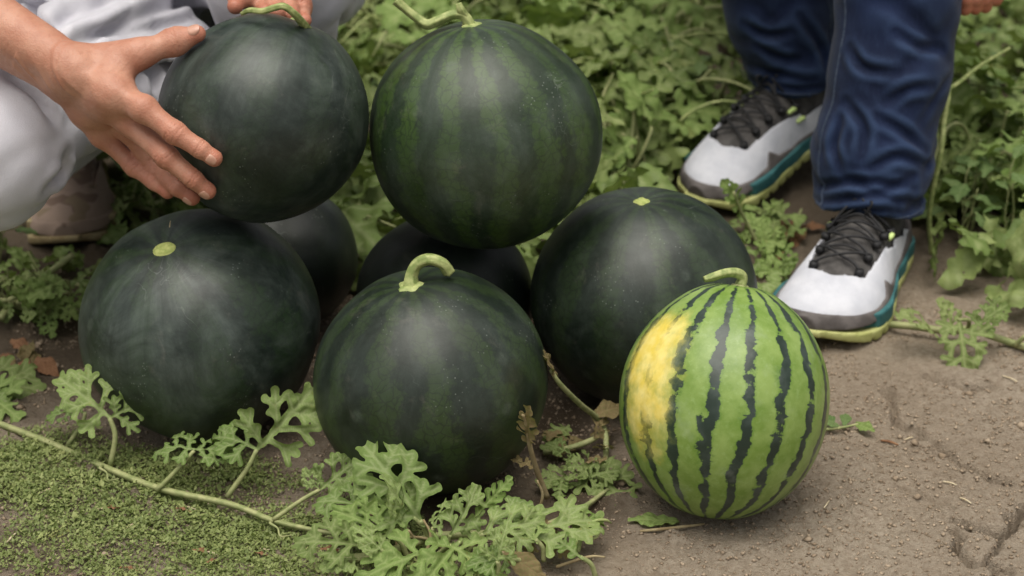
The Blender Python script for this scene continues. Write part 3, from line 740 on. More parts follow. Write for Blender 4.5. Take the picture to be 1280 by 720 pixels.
def pleat(V, Q, lines, depth, w):
    """press creases into cloth: each line is given where it shows, cast on to the cloth, and pushed in along the normals"""
    bv_ = BVHTree.FromPolygons([Vector(p) for p in V], [tuple(map(int, q)) for q in Q])
    nn = np.zeros_like(V); fn_ = np.cross(V[Q[:, 2]]-V[Q[:, 0]], V[Q[:, 3]]-V[Q[:, 1]])
    for i in range(4): np.add.at(nn, Q[:, i], fn_)
    nn /= np.linalg.norm(nn, axis=1)[:, None]+1e-9; off = np.zeros(len(V))
    for ln in lines:
        pp = spline(np.array([(a, b, 0.0) for a, b in ln]), 9); pts = []
        for a, b, _ in pp:
            h_ = bv_.ray_cast(Vector(CAM), Vector(nrm(ray(a, b))))
            if h_[0] is not None and (not pts or np.linalg.norm(np.array(h_[0])-pts[-1]) < 0.05): pts.append(np.array(h_[0]))
        if len(pts) < 3: continue
        d = np.full(len(V), 9.0); tt = np.zeros(len(V))
        for k in range(len(pts)-1):
            a, b = pts[k], pts[k+1]; ab = b-a; t = np.clip(((V-a)@ab)/(ab@ab+1e-12), 0, 1); e = np.linalg.norm(V-a-t[:, None]*ab, axis=1)
            m = e < d; d[m] = e[m]; tt[m] = (k+t[m])/(len(pts)-1)
        env = np.sin(np.pi*np.clip(tt, 0.04, 0.96))**0.6
        off += env*(-depth*np.exp(-(d/w)**2)+0.55*depth*np.exp(-((d-2.1*w)/(1.1*w))**2))
    return V+nn*off[:, None]
V = pleat(V, Q, [[(30, 26), (45, 12), (62, -4)], [(58, 46), (88, 16), (128, -6)], [(98, 50), (155, 28), (212, 8), (250, -6)], [(138, 46), (200, 32), (260, 18), (305, 10)], [(176, 78), (192, 98), (198, 122)],
                 [(98, 208), (84, 192), (62, 182)], [(105, 150), (140, 178), (185, 196)], [(120, 175), (150, 200), (190, 208)], [(90, 30), (120, 12), (150, -4)], [(60, 236), (78, 214), (82, 196)], [(20, 100), (45, 120), (66, 146)]], 0.012, 0.0075)
world_child('trousers', V, Q, p1, O1, [M_TROU])
# shirt, hair
f = SDF((-0.95, 2.05, 0.36), (0.1, 2.95, 1.05), 0.008)
f.chain([pel+np.array([0, 0.0, 0.06]), chest, neck-np.array([0, 0, 0.06])], [0.165, 0.155, 0.07], 0.06); f.cone(shR, shL, 0.078, 0.078, 0.06)
f.chain([shR, elR*0.8+shR*0.2], [0.078, 0.064], 0.04); f.chain([shL, elL*0.88+shL*0.12], [0.078, 0.062], 0.04)
f.disp(lambda p: -0.006*(1-np.abs(noise(p[:, 0]*14, p[:, 1]*14, p[:, 2]*9, 5)))**3, 0.03)
f.cut(np.array([0, 2.55, 0.43]), (0, -0.3, -1))
V, Q = f.mesh(1); world_child('shirt', V, Q, p1, O1, [M_SHIRT])
f = SDF(head-0.2, head+0.22, 0.006)
f.ell(head+hu*0.05-hd*0.012, (0.086, 0.100, 0.112), HR, 0.02); f.ell(head+hd*0.10-hu*0.01, (0.075, 0.075, 0.085), HR, 0, True)
f.disp(lambda p: 0.006*noise(p[:, 0]*60, p[:, 1]*20, p[:, 2]*60, 2), 0.03); f.cut(head-hu*0.07, -hu)
V, Q = f.mesh(1); world_child('hair', V, Q, p1, O1, [M_HAIR])

# --- shoes
def shoe(parent, origin, heel, yaw, L, W, style, pitch=0.0, mirror=1):
    """heel: ground point under the heel, yaw: heading of the toe; local x along the foot, y to its left"""
    ca, sa = math.cos(yaw), math.sin(yaw); cp, sp_ = math.cos(pitch), math.sin(pitch)
    def Wd(p):
        p = np.asarray(p, float)*np.array([1, mirror, 1]); x, y, z = p[..., 0], p[..., 1], p[..., 2]
        x, z = x*cp-z*sp_, x*sp_+z*cp
        return np.stack([heel[0]+ca*x-sa*y, heel[1]+sa*x+ca*y, heel[2]+z], -1)
    xs = np.array([-0.02, 0.0, 0.06, 0.25, 0.42, 0.58, 0.70, 0.80, 0.88, 0.94, 0.98, 1.0])
    ws = np.array([0.05, 0.50, 0.66, 0.70, 0.72, 0.88, 0.985, 1.0, 0.93, 0.76, 0.52, 0.10])*W/2
    hs_ = np.array([0.06, 0.080, 0.098, 0.116, 0.116, 0.098, 0.079, 0.065, 0.056, 0.050, 0.043, 0.036])
    ys = np.array([0, 0, 0, 0.02, 0.05, 0.05, 0.03, 0.0, -0.05, -0.10, -0.13, -0.15])*W*0.6
    SOLE = 0.031
    wf = lambda x: np.interp(x/L, xs, ws); hf = lambda x: np.interp(x/L, xs, hs_); yf = lambda x: np.interp(x/L, xs, ys)
    # smooth the tables a little
    xx = np.linspace(-0.02, 1.0, 240)*L
    def sm(fn):
        v = fn(xx); k = np.ones(17)/17; vp = np.concatenate([np.full(8, v[0]), v, np.full(8, v[-1])]); s = np.convolve(vp, k, 'valid')
        return lambda x: np.interp(x, xx, s)
    wS, hS, yS = sm(wf), sm(hf), sm(yf)
    EX = 2.25
    def body(p, off=0.0):
        x, y, z = p[:, 0], p[:, 1], p[:, 2]
        w_ = wS(x)+off; h_ = hS(x)+off-0.008; a = np.abs(y-yS(x))/w_; b = np.clip((z-0.008)/h_, 0, None)
        g_ = (a**EX+b**EX)**(1/EX)-1
        d = g_*np.minimum(w_, h_)*0.85
        ex = np.maximum(x-L*0.995-off, -0.012*L-off-x)
        return np.maximum(np.maximum(d, ex), 0.006-z)
    def topz(x, y): a = np.clip(np.abs(y-yS(x))/wS(x), 0, 0.999); return 0.008+(hS(x)-0.008)*(1-a**EX)**(1/EX)
    grid = lambda: SDF((-0.03, -W*0.75, -0.005), (L+0.02, W*0.75, 0.14), 0.0024)
    def fill(fn):
        s = grid(); X, Y, Z = np.meshgrid(*s.ax, indexing='ij'); p = np.stack([X.ravel(), Y.ravel(), Z.ravel()], 1).astype(float)
        s.D = fn(p).reshape(s.D.shape).astype(np.float32); return s.mesh(1)
    tx0, tx1 = 0.30*L, 0.775*L
    def tongue_reg(p):
        x, y = p[:, 0], p[:, 1]-yS(p[:, 0]); t = np.clip((x-tx0)/(tx1-tx0), -0.3, 1)
        hw = (0.036-0.006*np.clip(t, 0, 1)**3)*W/0.12
        return np.maximum(np.maximum(np.abs(y)-hw, x-tx1+np.abs(y)*0.35), 0.045-p[:, 2])
    def rand_line(p):
        x = p[:, 0]/L; y = (p[:, 1]-yS(p[:, 0]))/(wS(p[:, 0])+1e-6)
        zl = np.interp(x, [0, 0.10, 0.3, 0.5, 0.60, 0.655, 0.70, 0.80, 0.90, 1.0], [0.068, 0.054, 0.039, 0.038, 0.043, 0.056, 0.040, 0.036, 0.038, 0.045])
        return zl
    mU, mR, mT, mM, mO = style
    sh = parent
    v, q = fill(lambda p: np.maximum(np.maximum(body(p)+0.0006*0, SOLE-0.006-p[:, 2]), -np.maximum(tongue_reg(p), -(body(p)+0.006))))
    up = world_child('upper', Wd(v), q[:, ::(1 if mirror > 0 else -1)], sh, origin, [mU])
    v, q = fill(lambda p: np.maximum(np.maximum(body(p)+0.0035, tongue_reg(p)-0.003), SOLE-p[:, 2]))
    world_child('tongue', Wd(v), q[:, ::mirror], sh, origin, [mT])
    v, q = fill(lambda p: np.maximum(np.maximum(body(p, 0.0022), p[:, 2]-rand_line(p)), SOLE-0.008-p[:, 2]))
    world_child('toe_rand', Wd(v), q[:, ::mirror], sh, origin, [mR])
    ts = lambda p: 0.016*np.clip((p[:, 0]/L-0.80)/0.2, 0, 1)**2      # toe spring
    def slab(p, z0, z1, off):
        x, y = p[:, 0], p[:, 1]; d = (np.abs(y-yS(x))-(wS(x)+off)); ex = np.maximum(x-L-off, -0.014*L-off-x)
        return np.maximum(np.maximum(np.maximum(d*0.8, ex), z0+ts(p)-p[:, 2]), p[:, 2]-z1-ts(p)*0.6)
    v, q = fill(lambda p: np.maximum(slab(p, 0.014, 0.034, 0.0040+0.0012*np.sin(p[:, 0]*90)), (p[:, 0]/L-0.985+0.12*np.abs(p[:, 1]-yS(p[:, 0]))/0.05)*L*0.5))
    world_child('midsole', Wd(v), q[:, ::mirror], sh, origin, [mM])
    v, q = fill(lambda p: np.maximum(slab(p, 0.0, 0.0155, 0.0048), -np.maximum(np.abs(np.mod(p[:, 0], 0.022)-0.011)-0.003, p[:, 2]-0.005)))
    world_child('outsole', Wd(v), q[:, ::mirror], sh, origin, [mO])
    return dict(W=Wd, top=topz, y=yS, L=L, Wd=W)
def laces(parent, origin, s, loops=True):
    W_, top, yS, L, wd = s['W'], s['top'], s['y'], s['L'], s['Wd']
    def pt(t, side, lift=0.0015, spread=1.0):
        x = (0.40+0.345*t)*L; hw = (0.0325-0.007*t)*wd/0.12*spread; y = yS(x)+side*hw
        return np.array([x, y, top(x, y)+lift])
    rows = [0.0, 0.24, 0.48, 0.72, 0.96]
    for i, t in enumerate(rows):
        for sd_ in (-1, 1):
            c = pt(t, sd_, 0.001); V, F = tube([c-np.array([0, 0, 0.004]), c+np.array([0, 0, 0.0035])], [0.0064, 0.0056], 10, 2)
            world_child('lace_eyelet', W_(V), F, parent, origin, [M_BLACK])
    for i in range(len(rows)-1):
        for sd_ in (-1, 1):
            a = pt(rows[i], sd_, 0.004); b = pt(rows[i+1], -sd_, 0.004); m_ = (a+b)/2; m_[2] = max(top(m_[0], m_[1])+0.004, m_[2])
            V, F = tube([a, a*0.6+m_*0.4+np.array([0, 0, 0.003]), m_+np.array([0, 0, 0.001*sd_]), b*0.6+m_*0.4+np.array([0, 0, 0.003]), b], 0.0018, 6, 5)
            world_child('lace', W_(V), F, parent, origin, [M_BLACK])
        a = pt(rows[i], -1, 0.004); b = pt(rows[i], 1, 0.004); m_ = (a+b)/2; m_[2] = top(m_[0], m_[1])+0.003; m_[0] -= 0.004
        V, F = tube([a, m_, b], 0.0017, 6, 6); world_child('lace', W_(V), F, parent, origin, [M_BLACK])
    # bow and loose ends
    c = pt(0.0, 0, 0.006); c[0] += 0.004
    rg = np.random.default_rng(3)
    for k in range(5):
        e = c+np.array([rg.uniform(0.0, 0.045), rg.uniform(-0.045, 0.045), 0.0]); e[2] = top(e[0], e[1])+0.003
        m_ = (c+e)/2+np.array([rg.uniform(-0.01, 0.012), rg.uniform(-0.012, 0.012), 0.012])
        V, F = tube([c, m_, e], 0.0015, 6, 7); world_child('lace', W_(V), F, parent, origin, [M_BLACK])
    if loops:
        for t, sd_ in ((0.10, -1), (0.10, 1), (0.0, -1.1)):
            a = pt(t, sd_, 0.0015, 1.08); V, F = tube([a+np.array([-0.008, 0, 0]), a+np.array([0, sd_*0.002, 0.003]), a+np.array([0.008, 0, 0])], [0.003, 0.0038, 0.003], 6, 3)
            world_child('lace_loop', W_(V), F, parent, origin, [M_NEON])
STY = (M_WHITE, M_RAND, M_TONG, M_TEAL, M_LIME)
# crouching person's shoes: only the front of one shows
STY1 = (M_SPOT, M_SPOT, M_SPOT, M_DSTEM, M_DSTEM)
tR = Pz(92, 312); s1 = empty('shoe', O1); s1.parent = p1; s1.location = (0, 0, 0)
hd1 = math.atan2(-0.95, 0.16); shoe(s1, O1, tR-0.26*np.array([math.cos(hd1), math.sin(hd1), 0])*0.97+np.array([0, 0, 0.0]), hd1, 0.26, 0.115, STY1)
s1b = empty('shoe', O1); s1b.parent = p1; s1b.location = (0, 0, 0)
shoe(s1b, O1, np.array([-0.33, 2.71, 0.0]), math.atan2(-1, -0.05), 0.26, 0.10, STY1)

# --- the squatting person in jeans
toeF = Pz(1013, 440); toeB = Pz(866, 262)
yF = math.atan2(-0.905, -0.42); yB = math.atan2(-0.66, -0.75)
LS, WS = 0.32, 0.136
heF = toeF-LS*np.array([math.cos(yF), math.sin(yF), 0]); PB = 0.20; heB = toeB-LS*math.cos(PB)*np.array([math.cos(yB), math.sin(yB), 0])
O2 = (heF+heB)/2; p2 = empty('person', O2)
tag(p2, 'person squatting in dark blue jeans and white hiking shoes with lime soles', 'person')
for he, yw, mir, pt_ in ((heF, yF, 1, 0.0), (heB+np.array([0, 0, LS*math.sin(PB)-0.004]), yB, -1, -PB)):
    s_ = empty('shoe', O2); s_.parent = p2; s_.location = (0, 0, 0)
    laces(s_, O2, shoe(s_, O2, he+np.array([0, 0, 0.006]), yw, LS, WS, STY, pt_, mir))
dF = (heF-CAM)@FWD; dB = (heB-CAM)@FWD
dirF = np.array([math.cos(yF), math.sin(yF), 0]); dirB = np.array([math.cos(yB), math.sin(yB), 0])
ankF = heF+dirF*0.085+np.array([0, 0, 0.085]); ankB = heB+dirB*0.095+np.array([0, 0, 0.135])
dA = (ankF-CAM)@FWD; dAB = (ankB-CAM)@FWD
print('ank', pix(ankF), pix(ankB), heF, heB)
JF = [P(1086, 262, dA), P(1090, 190, dA+0.0), P(1112, 90, dA-0.02), P(1124, -10, dA-0.04), P(1136, -150, dA-0.06)]
JB = [P(1003, 112, dAB), P(995, 80, dAB), P(978, 20, dAB-0.02), P(965, -60, dAB-0.05), P(955, -190, dAB-0.08)]
hipF = np.array([JF[-1][0]-0.03, JF[-1][1]+0.42, 0.42]); hipB = np.array([JB[-1][0]+0.06, JB[-1][1]+0.36, 0.43])
pl2 = (hipF+hipB)/2+np.array([0, 0.05, 0.02]); ch2 = pl2+np.array([-0.02, -0.20, 0.40]); nk2 = ch2+np.array([-0.01, -0.10, 0.17]); hd2 = nk2+np.array([0, -0.06, 0.13])
lo = np.minimum.reduce([JF[0], JB[0], hipF, hipB, JB[-1], JF[-1]])-0.2; hi = np.maximum.reduce([JF[0], JB[0], hipF, hipB, JF[-1], pl2])+0.22
f = SDF(lo, hi, 0.0042)
rF = [0.067, 0.0735, 0.070, 0.073, 0.080]; rB = [0.058, 0.068, 0.074, 0.080, 0.086]
f.chain(JF, rF, 0.02); f.chain(JB, rB, 0.02)
f.chain([JF[-1], hipF], [0.085, 0.105], 0.03); f.chain([JB[-1], hipB], [0.085, 0.105], 0.03); f.ell(pl2, (0.18, 0.16, 0.15), k=0.06)
def jf(p):
    x, y, z = p[:, 0], p[:, 1], p[:, 2]; d = np.zeros(len(p))
    for J0 in (JF, JB):
        near = np.exp(-(np.linalg.norm((p-J0[1])[:, :2], axis=1)/0.13)**4)
        hz = z-J0[0][2]
        st = np.exp(-np.clip(hz, 0, None)/0.055)
        zz = hz+0.018*fbm(x*14, y*14, z*6, 2, 4)
        q1 = np.clip(0.5+0.5*np.sin((z+0.45*x+0.2*y)*100+6.5*fbm(x*6, y*6, z*5, 3, 15)), 0, 1)**4; k1 = np.clip(0.15+1.6*fbm(x*8, y*8, z*6+2, 2, 25), 0, 1)
        q2 = np.clip(0.5+0.5*np.sin((z-0.8*x-0.3*y)*70+6*fbm(x*5, y*5, z*5, 3, 19)), 0, 1)**5; k2 = np.clip(0.1+1.6*fbm(x*7+5, y*7, z*5, 2, 29), 0, 1)
        d += near*(1.0 if J0 is JF else 0.45)*(0.014*st*np.clip(0.5+0.5*np.sin(zz*135+6*fbm(x*8, y*8, 1, 2, 8)), 0, 1)**2.5+0.011*q1*k1+0.010*q2*k2)
    return d-0.004-0.004*fbm(x*9, y*9, z*7, 2, 2)
f.disp(jf, 0.03)
# trim the hems
X, Y, Z = np.meshgrid(*f.ax, indexing='ij')
split = np.where(np.hypot(X-JF[0][0], Y-JF[0][1]) < np.hypot(X-JB[0][0], Y-JB[0][1]), 1, 0)
for J0, sel in ((JF, 1), (JB, 0)):
    n_ = nrm(J0[0]-J0[1]+np.array([0, 0, -0.05])); c0 = J0[0]+np.array([0, 0, 0.0])
    hem = (X-c0[0])*n_[0]+(Y-c0[1])*n_[1]+(Z-c0[2])*n_[2]+0.004*np.sin(X*45+Y*30)
    f.D = np.where((split == sel) & (Z < 0.3), np.maximum(f.D, hem), f.D).astype(np.float32)
V, Q = f.mesh(1)
V = pleat(V, Q, [[(1030, 234), (1078, 227), (1142, 236)], [(1018, 251), (1088, 247), (1152, 253)], [(1058, 128), (1080, 160), (1076, 196)], [(1098, 148), (1128, 164), (1158, 190)], [(1050, 212), (1043, 182), (1052, 148)],
                 [(1108, 128), (1136, 112), (1166, 108)], [(1090, 210), (1122, 196), (1160, 206)], [(1062, 60), (1080, 84), (1120, 92)], [(1120, 40), (1150, 58), (1176, 62)], [(1024, 262), (1070, 264), (1120, 260)], [(1060, 222), (1098, 240), (1140, 222)],
                 [(940, 84), (1000, 100), (1042, 97)], [(1000, 20), (1028, 62), (1034, 92)], [(948, 58), (975, 72), (1010, 76)], [(930, 30), (960, 44), (990, 40)], [(955, 100), (990, 110), (1030, 108)]], 0.0055, 0.0055)
S_ = V.copy()                                   # wear on the ridges of the folds
for _ in range(14):
    A_ = np.zeros_like(S_); N_ = np.zeros(len(S_))
    for i in range(4): np.add.at(A_, Q[:, i], S_[Q[:, (i+1) % 4]]); np.add.at(N_, Q[:, i], 1)
    S_ = 0.4*S_+0.6*A_/np.maximum(N_, 1)[:, None]
nv_ = np.zeros_like(V); fn_ = np.cross(V[Q[:, 2]]-V[Q[:, 0]], V[Q[:, 3]]-V[Q[:, 1]])
for i in range(4): np.add.at(nv_, Q[:, i], fn_)
nv_ /= np.linalg.norm(nv_, axis=1)[:, None]+1e-9
fade = np.clip(((V-S_)*nv_).sum(1)/0.0022, 0, 1)
je = world_child('jeans', V, Q, p2, O2, [M_DENIM], attrs={'fade': fade})
bv = BVHTree.FromPolygons([Vector(p) for p in V], [tuple(map(int, q)) for q in Q])
def seam(Jx, ang0, r=0.0016, n=40, zoff=0.0, n0=0.02):
    c = spline(Jx, 10); out = []
    for i in range(len(c)-8):
        if c[i][2] > 0.42: break
        dv = Vector((math.cos(ang0), math.sin(ang0), 0)); h_ = bv.ray_cast(Vector(c[i])+dv*0.2, -dv, 0.24)
        if h_[0] is not None: out.append(np.array(h_[0])+np.array(dv)*0.0006)
    if len(out) > 4:
        V, F = tube(out, r, 6, 3); world_child('seam', V, F, p2, O2, [M_STITCH])
seam(JF, math.radians(205)); seam(JF, math.radians(18)); seam(JB, math.radians(-40))
# hem bands
for J0, rr in ((JF, 0.071), (JB, 0.060)):
    ax_ = nrm(J0[1]-J0[0]); out = []
    for lvl in (0.014,):
        c = J0[0]+ax_*lvl; ring = []
        for i in range(36):
            a = 2*math.pi*i/36; dv = Vector((math.cos(a), math.sin(a), 0)); h_ = bv.ray_cast(Vector(c)+dv*0.16, -dv, 0.16)
            if h_[0] is not None: ring.append(np.array(h_[0])+np.array(dv)*0.0004)
        if len(ring) > 20:
            V, F = tube(ring+[ring[0]], 0.0011, 5, 2); world_child('hem_stitch', V, F, p2, O2, [M_STITCH])
# body, shirt, hair of the squatting person
wH = P(1236, -95, dA+0.02); elH = wH+np.array([0.05, 0.22, 0.10]); shH = ch2+np.array([0.20, 0.0, 0.06]); shB = ch2+np.array([-0.20, 0.02, 0.06])
elB = shB+np.array([-0.08, -0.10, -0.24]); wB = elB+np.array([0.14, -0.16, -0.05])
hdn = nrm(np.array([-0.1, -0.3, -0.95])); sdn = nrm(np.array([-0.9, -0.35, 0])); 
JH = {}
for i, k in enumerate(('index', 'middle', 'ring', 'little')):
    bx_, by_ = (1206+i*13, -40+i*1)
    JH[k] = [P(bx_+4, -52, dA+0.005*i), P(bx_+3, -22, dA+0.004*i-0.008), P(bx_+1, -2, dA+0.006*i-0.004), P(bx_, 12-i*1.5-(6 if i == 3 else 0), dA+0.006*i+0.006)]
JH['thumb'] = [P(1206, -80, dA-0.01), P(1190, -58, dA-0.025), P(1186, -34, dA-0.03), P(1188, -18, dA-0.028)]
f = SDF(np.minimum(wH, JH['thumb'][3])-np.array([0.07, 0.09, 0.16]), wH+np.array([0.10, 0.2, 0.12]), 0.002)
hand_field(f, JH, nrm(-FWD), wH, wH*0.6+elH*0.4, 0.027, 0.033, tend=False)
V1, Q1 = f.mesh(1); A1 = np.clip(red_attr(V1, JH)+0.35, 0, 1)
f = SDF(np.minimum(ch2, wB)-0.55, np.maximum(ch2, hd2)+0.5, 0.010)
f.chain([wH*0.7+elH*0.3, elH, shH], [0.030, 0.042, 0.05], 0.02); f.chain([wB, elB, shB], [0.030, 0.042, 0.05], 0.02)
f.chain([pl2, ch2, nk2], [0.13, 0.14, 0.055], 0.06); f.cone(shH, shB, 0.06, 0.06, 0.06); f.cone(nk2, hd2, 0.052, 0.055, 0.03)
f.ell(hd2+np.array([0, -0.01, 0.05]), (0.075, 0.095, 0.112), k=0.02); f.cone(hd2+np.array([0, -0.10, 0.04]), hd2+np.array([0, -0.115, 0.005]), 0.01, 0.014, 0.012)
for s_ in (-1, 1): f.ell(hd2+np.array([0.075*s_, 0, 0.03]), (0.012, 0.022, 0.032), k=0.012)
# resting hand of the other arm
for i in range(4): f.chain([wB, wB+np.array([0.04-0.012*i, -0.07, -0.02]), wB+np.array([0.05-0.02*i, -0.13, -0.06])], [0.024, 0.013, 0.008], 0.012)
f.chain([wB, wB+np.array([0.06, -0.04, -0.03]), wB+np.array([0.075, -0.07, -0.05])], [0.02, 0.012, 0.009], 0.012)
V3, Q3 = f.mesh(1); V, Q, A = add_meshes([(V1, Q1, A1), (V3, Q3, np.zeros(len(V3)))])
world_child('body', V, Q, p2, O2, [M_SKIN], attrs={'red': A})
f = SDF(ch2-0.6, ch2+0.5, 0.009)
f.chain([pl2+np.array([0, 0, 0.05]), ch2, nk2-np.array([0, -0.02, 0.07])], [0.18, 0.165, 0.07], 0.06); f.cone(shH, shB, 0.082, 0.082, 0.06)
f.chain([shH, shH*0.4+elH*0.6], [0.08, 0.07], 0.04); f.chain([shB, shB*0.4+elB*0.6], [0.08, 0.07], 0.04)
f.disp(lambda p: -0.006*(1-np.abs(noise(p[:, 0]*14, p[:, 1]*14, p[:, 2]*9, 5)))**3, 0.03)
V, Q = f.mesh(1); world_child('shirt', V, Q, p2, O2, [M_SHIRT])
f = SDF(hd2-0.2, hd2+0.24, 0.007)
f.ell(hd2+np.array([0, 0.01, 0.06]), (0.085, 0.10, 0.115)); f.ell(hd2+np.array([0, -0.11, 0.0]), (0.08, 0.08, 0.095), None, 0, True)
f.cut(hd2-np.array([0, 0, 0.06]), (0, 0, -1)); V, Q = f.mesh(1); world_child('hair', V, Q, p2, O2, [M_HAIR])
# ------------------------------------------------------------------ leaves
def sd_seg(x, y, a, b, ra, rb):
    ax, ay = a; bx, by = b[0]-ax, b[1]-ay; t = np.clip(((x-ax)*bx+(y-ay)*by)/(bx*bx+by*by+1e-12), 0, 1)
    return np.hypot(x-ax-t*bx, y-ay-t*by)-(ra+(rb-ra)*t)
def leaf_blade(seed, n, kind='lobed', curl=0.25, fold=0.22, wave=0.03):
    """blade of unit length along +x, returns verts, faces, vein"""
    rg = np.random.default_rng(seed); u = lambda a, b: rg.uniform(a, b)
    ribs = [((0, 0), (0.97, 0))]; caps = []
    if kind == 'lobed':
        caps.append(((0.0, 0), (0.90, 0), 0.026, 0.048))
        caps.append(((0.30, 0), (0.75, 0), 0.038, 0.05))
        for x0, ln, an in ((0.14, 0.44, 68), (0.36, 0.42, 56), (0.57, 0.27, 50), (0.75, 0.13, 48)):
            for s in (-1, 1):
                x1 = x0+u(-0.05, 0.05); l = ln*u(0.62, 1.2); a = math.radians(an+u(-14, 14))
                e = (x1+l*math.cos(a), s*l*math.sin(a)); ribs.append(((x1, 0), e))
                caps.append(((x1, 0), e, 0.030, 0.047 if l > 0.2 else 0.043))
                if l > 0.2:
                    for tt, da, ll in ((0.55, 42, 0.19), (0.62, -46, 0.17), (0.30, -50, 0.10), (0.3, 50, 0.09)):
                        if rg.random() < (0.95 if tt > 0.5 else 0.55):
                            b = (x1+l*tt*math.cos(a), s*l*tt*math.sin(a)); a2 = a+math.radians(da+u(-10, 10)); l2 = ll*u(0.8, 1.2)
                            e2 = (b[0]+l2*math.cos(a2), b[1]+s*l2*math.sin(a2)); caps.append((b, e2, 0.029, 0.043)); ribs.append((b, e2))
        for s in (-1, 1): caps.append(((0.82, 0), (0.93, s*0.07), 0.04, 0.042))
    elif kind == 'young':
        caps.append(((0.0, 0), (0.93, 0), 0.022, 0.035))
        for k in range(6):
            for s in (-1, 1):
                x1 = 0.16+0.135*k+u(-0.02, 0.02); l = (0.10, 0.17, 0.19, 0.17, 0.13, 0.08)[k]*u(0.85, 1.15); a = math.radians(52+u(-8, 8))
                e = (x1+l*math.cos(a), s*l*math.sin(a)); ribs.append(((x1, 0), e)); caps.append(((x1, 0), e, 0.026, 0.046))
    else:
        caps.append(((0.08, 0), (0.5, 0), 0.10, 0.27)); caps.append(((0.5, 0), (0.9, 0), 0.27, 0.06))
        for k in range(5):
            for s in (-1, 1):
                x1 = 0.12+0.15*k; ribs.append(((x1, 0), (x1+0.16, s*0.22)))
    h = 1.0/n; xs = np.arange(-0.06, 1.08+h, h); W = 0.62; ys = np.arange(-W, W+h, h)
    X, Y = np.meshgrid(xs, ys, indexing='ij')
    def fn(x, y):
        d = np.full(np.shape(x), 9.0)
        for a, b, ra, rb in caps:
            e = sd_seg(x, y, a, b, ra, rb); k = 0.035; hh = np.maximum(k-np.abs(d-e), 0)/k; d = np.minimum(d, e)-hh*hh*k*0.25
        return d+0.008*noise(np.asarray(x)*22, np.asarray(y)*22, seed*1.3, 3)
    D = fn(X, Y); S = D < 0
    vid = {}; V = []; Fc = []
    def gv(i, j):
        if (i, j) not in vid: vid[(i, j)] = len(V); V.append((xs[i], ys[j]))
        return vid[(i, j)]
    def ev(i, j, k, l):
        key = (i, j, k, l) if (i, j) < (k, l) else (k, l, i, j)
        if key not in vid:
            a, b = D[key[0], key[1]], D[key[2], key[3]]; t = a/(a-b)
            vid[key] = len(V); V.append((xs[key[0]]+(xs[key[2]]-xs[key[0]])*t, ys[key[1]]+(ys[key[3]]-ys[key[1]])*t))
        return vid[key]
    for i in range(len(xs)-1):
        for j in range(len(ys)-1):
            c = [(i, j), (i+1, j), (i+1, j+1), (i, j+1)]; s = [S[q] for q in c]
            if not any(s): continue
            poly = []
            for k in range(4):
                a, b = c[k], c[(k+1) % 4]
                if s[k]: poly.append(gv(*a))
                if s[k] != s[(k+1) % 4]: poly.append(ev(*a, *b))
            if len(poly) >= 3: Fc.append(tuple(poly))
    V = np.array(V); x, y = V[:, 0], V[:, 1]
    rd = np.full(len(V), 9.0)
    for q, (a, b) in enumerate(ribs): rd = np.minimum(rd, sd_seg(x, y, a, b, 0, 0)*(1 if q == 0 else 1.5))
    vein = np.exp(-(rd/0.016)**2)
    mid = np.exp(-(np.abs(y)/0.05)**2)
    edge = np.clip(fn(x, y)/-0.05, 0, 1)
    z = fold*np.sqrt(y*y+0.0004)-0.005*vein+0.13*np.minimum(rd, 0.1)
    z = z+wave*(1-edge)*np.sin(x*23+seed)*np.cos(y*19+seed*2)+wave*2.2*fbm(x*5, y*5, seed*0.7, 2, seed)*(1-mid)
    # longitudinal arch and drooping lobes
    ang = curl*x*1.6; R_ = 1.0
    xx = np.where(abs(curl) > 1e-3, np.sin(ang)/(curl*1.6+1e-9), x); zz = -(1-np.cos(ang))/(curl*1.6+1e-9)
    z2 = z-0.55*np.abs(curl)*np.abs(y)**1.6*1.3
    vx = xx+z2*np.sin(ang); vz = zz+z2*np.cos(ang)
    return np.stack([vx, y, vz], 1), Fc, vein
def leaf_mesh(name, seed, n, m, kind='lobed', pet=None, mst=None, **kw):
    v, f, ve = leaf_blade(seed, n, kind, **kw); mi = [0]*len(f); mats_ = [m]
    if pet is not None:      # petiole: blade moved to its end, origin at the foot of the petiole
        pl, pitch = pet; rg = np.random.default_rng(seed+500)
        ca, sa = math.cos(pitch), math.sin(pitch)
        v = np.stack([v[:, 0]*ca-v[:, 2]*sa, v[:, 1], v[:, 0]*sa+v[:, 2]*ca], 1)
        end = np.array([pl*0.42, rg.uniform(-0.08, 0.08), pl*0.9]); v = v+end
        tv, tf = tube([(0, 0, 0), (pl*0.10, 0.01, pl*0.45), end, end+np.array([0.06*ca, 0, 0.06*sa])], [0.026, 0.021, 0.019, 0.010], 5, 3)
        f = list(f)+[tuple(int(i)+len(v) for i in q) for q in tf]; mi += [1]*len(tf); v = np.vstack([v, tv]); ve = np.concatenate([ve, np.zeros(len(tv))]); mats_.append(mst or M_STEM)
    t = np.full(len(v), (seed*0.377) % 1.0)
    return mesh(name, v, f, mats=mats_, attrs={'vein': ve, 'tint': t}, midx=mi)
HERO = {}
def hero_mesh(kind, m, seed, curl, fold=0.22, wave=0.03, n=54):
    key = (kind, m.name, seed, curl, fold)
    if key not in HERO: HERO[key] = leaf_mesh('leaf', seed, n, m, kind, curl=curl, fold=fold, wave=wave)
    return HERO[key]
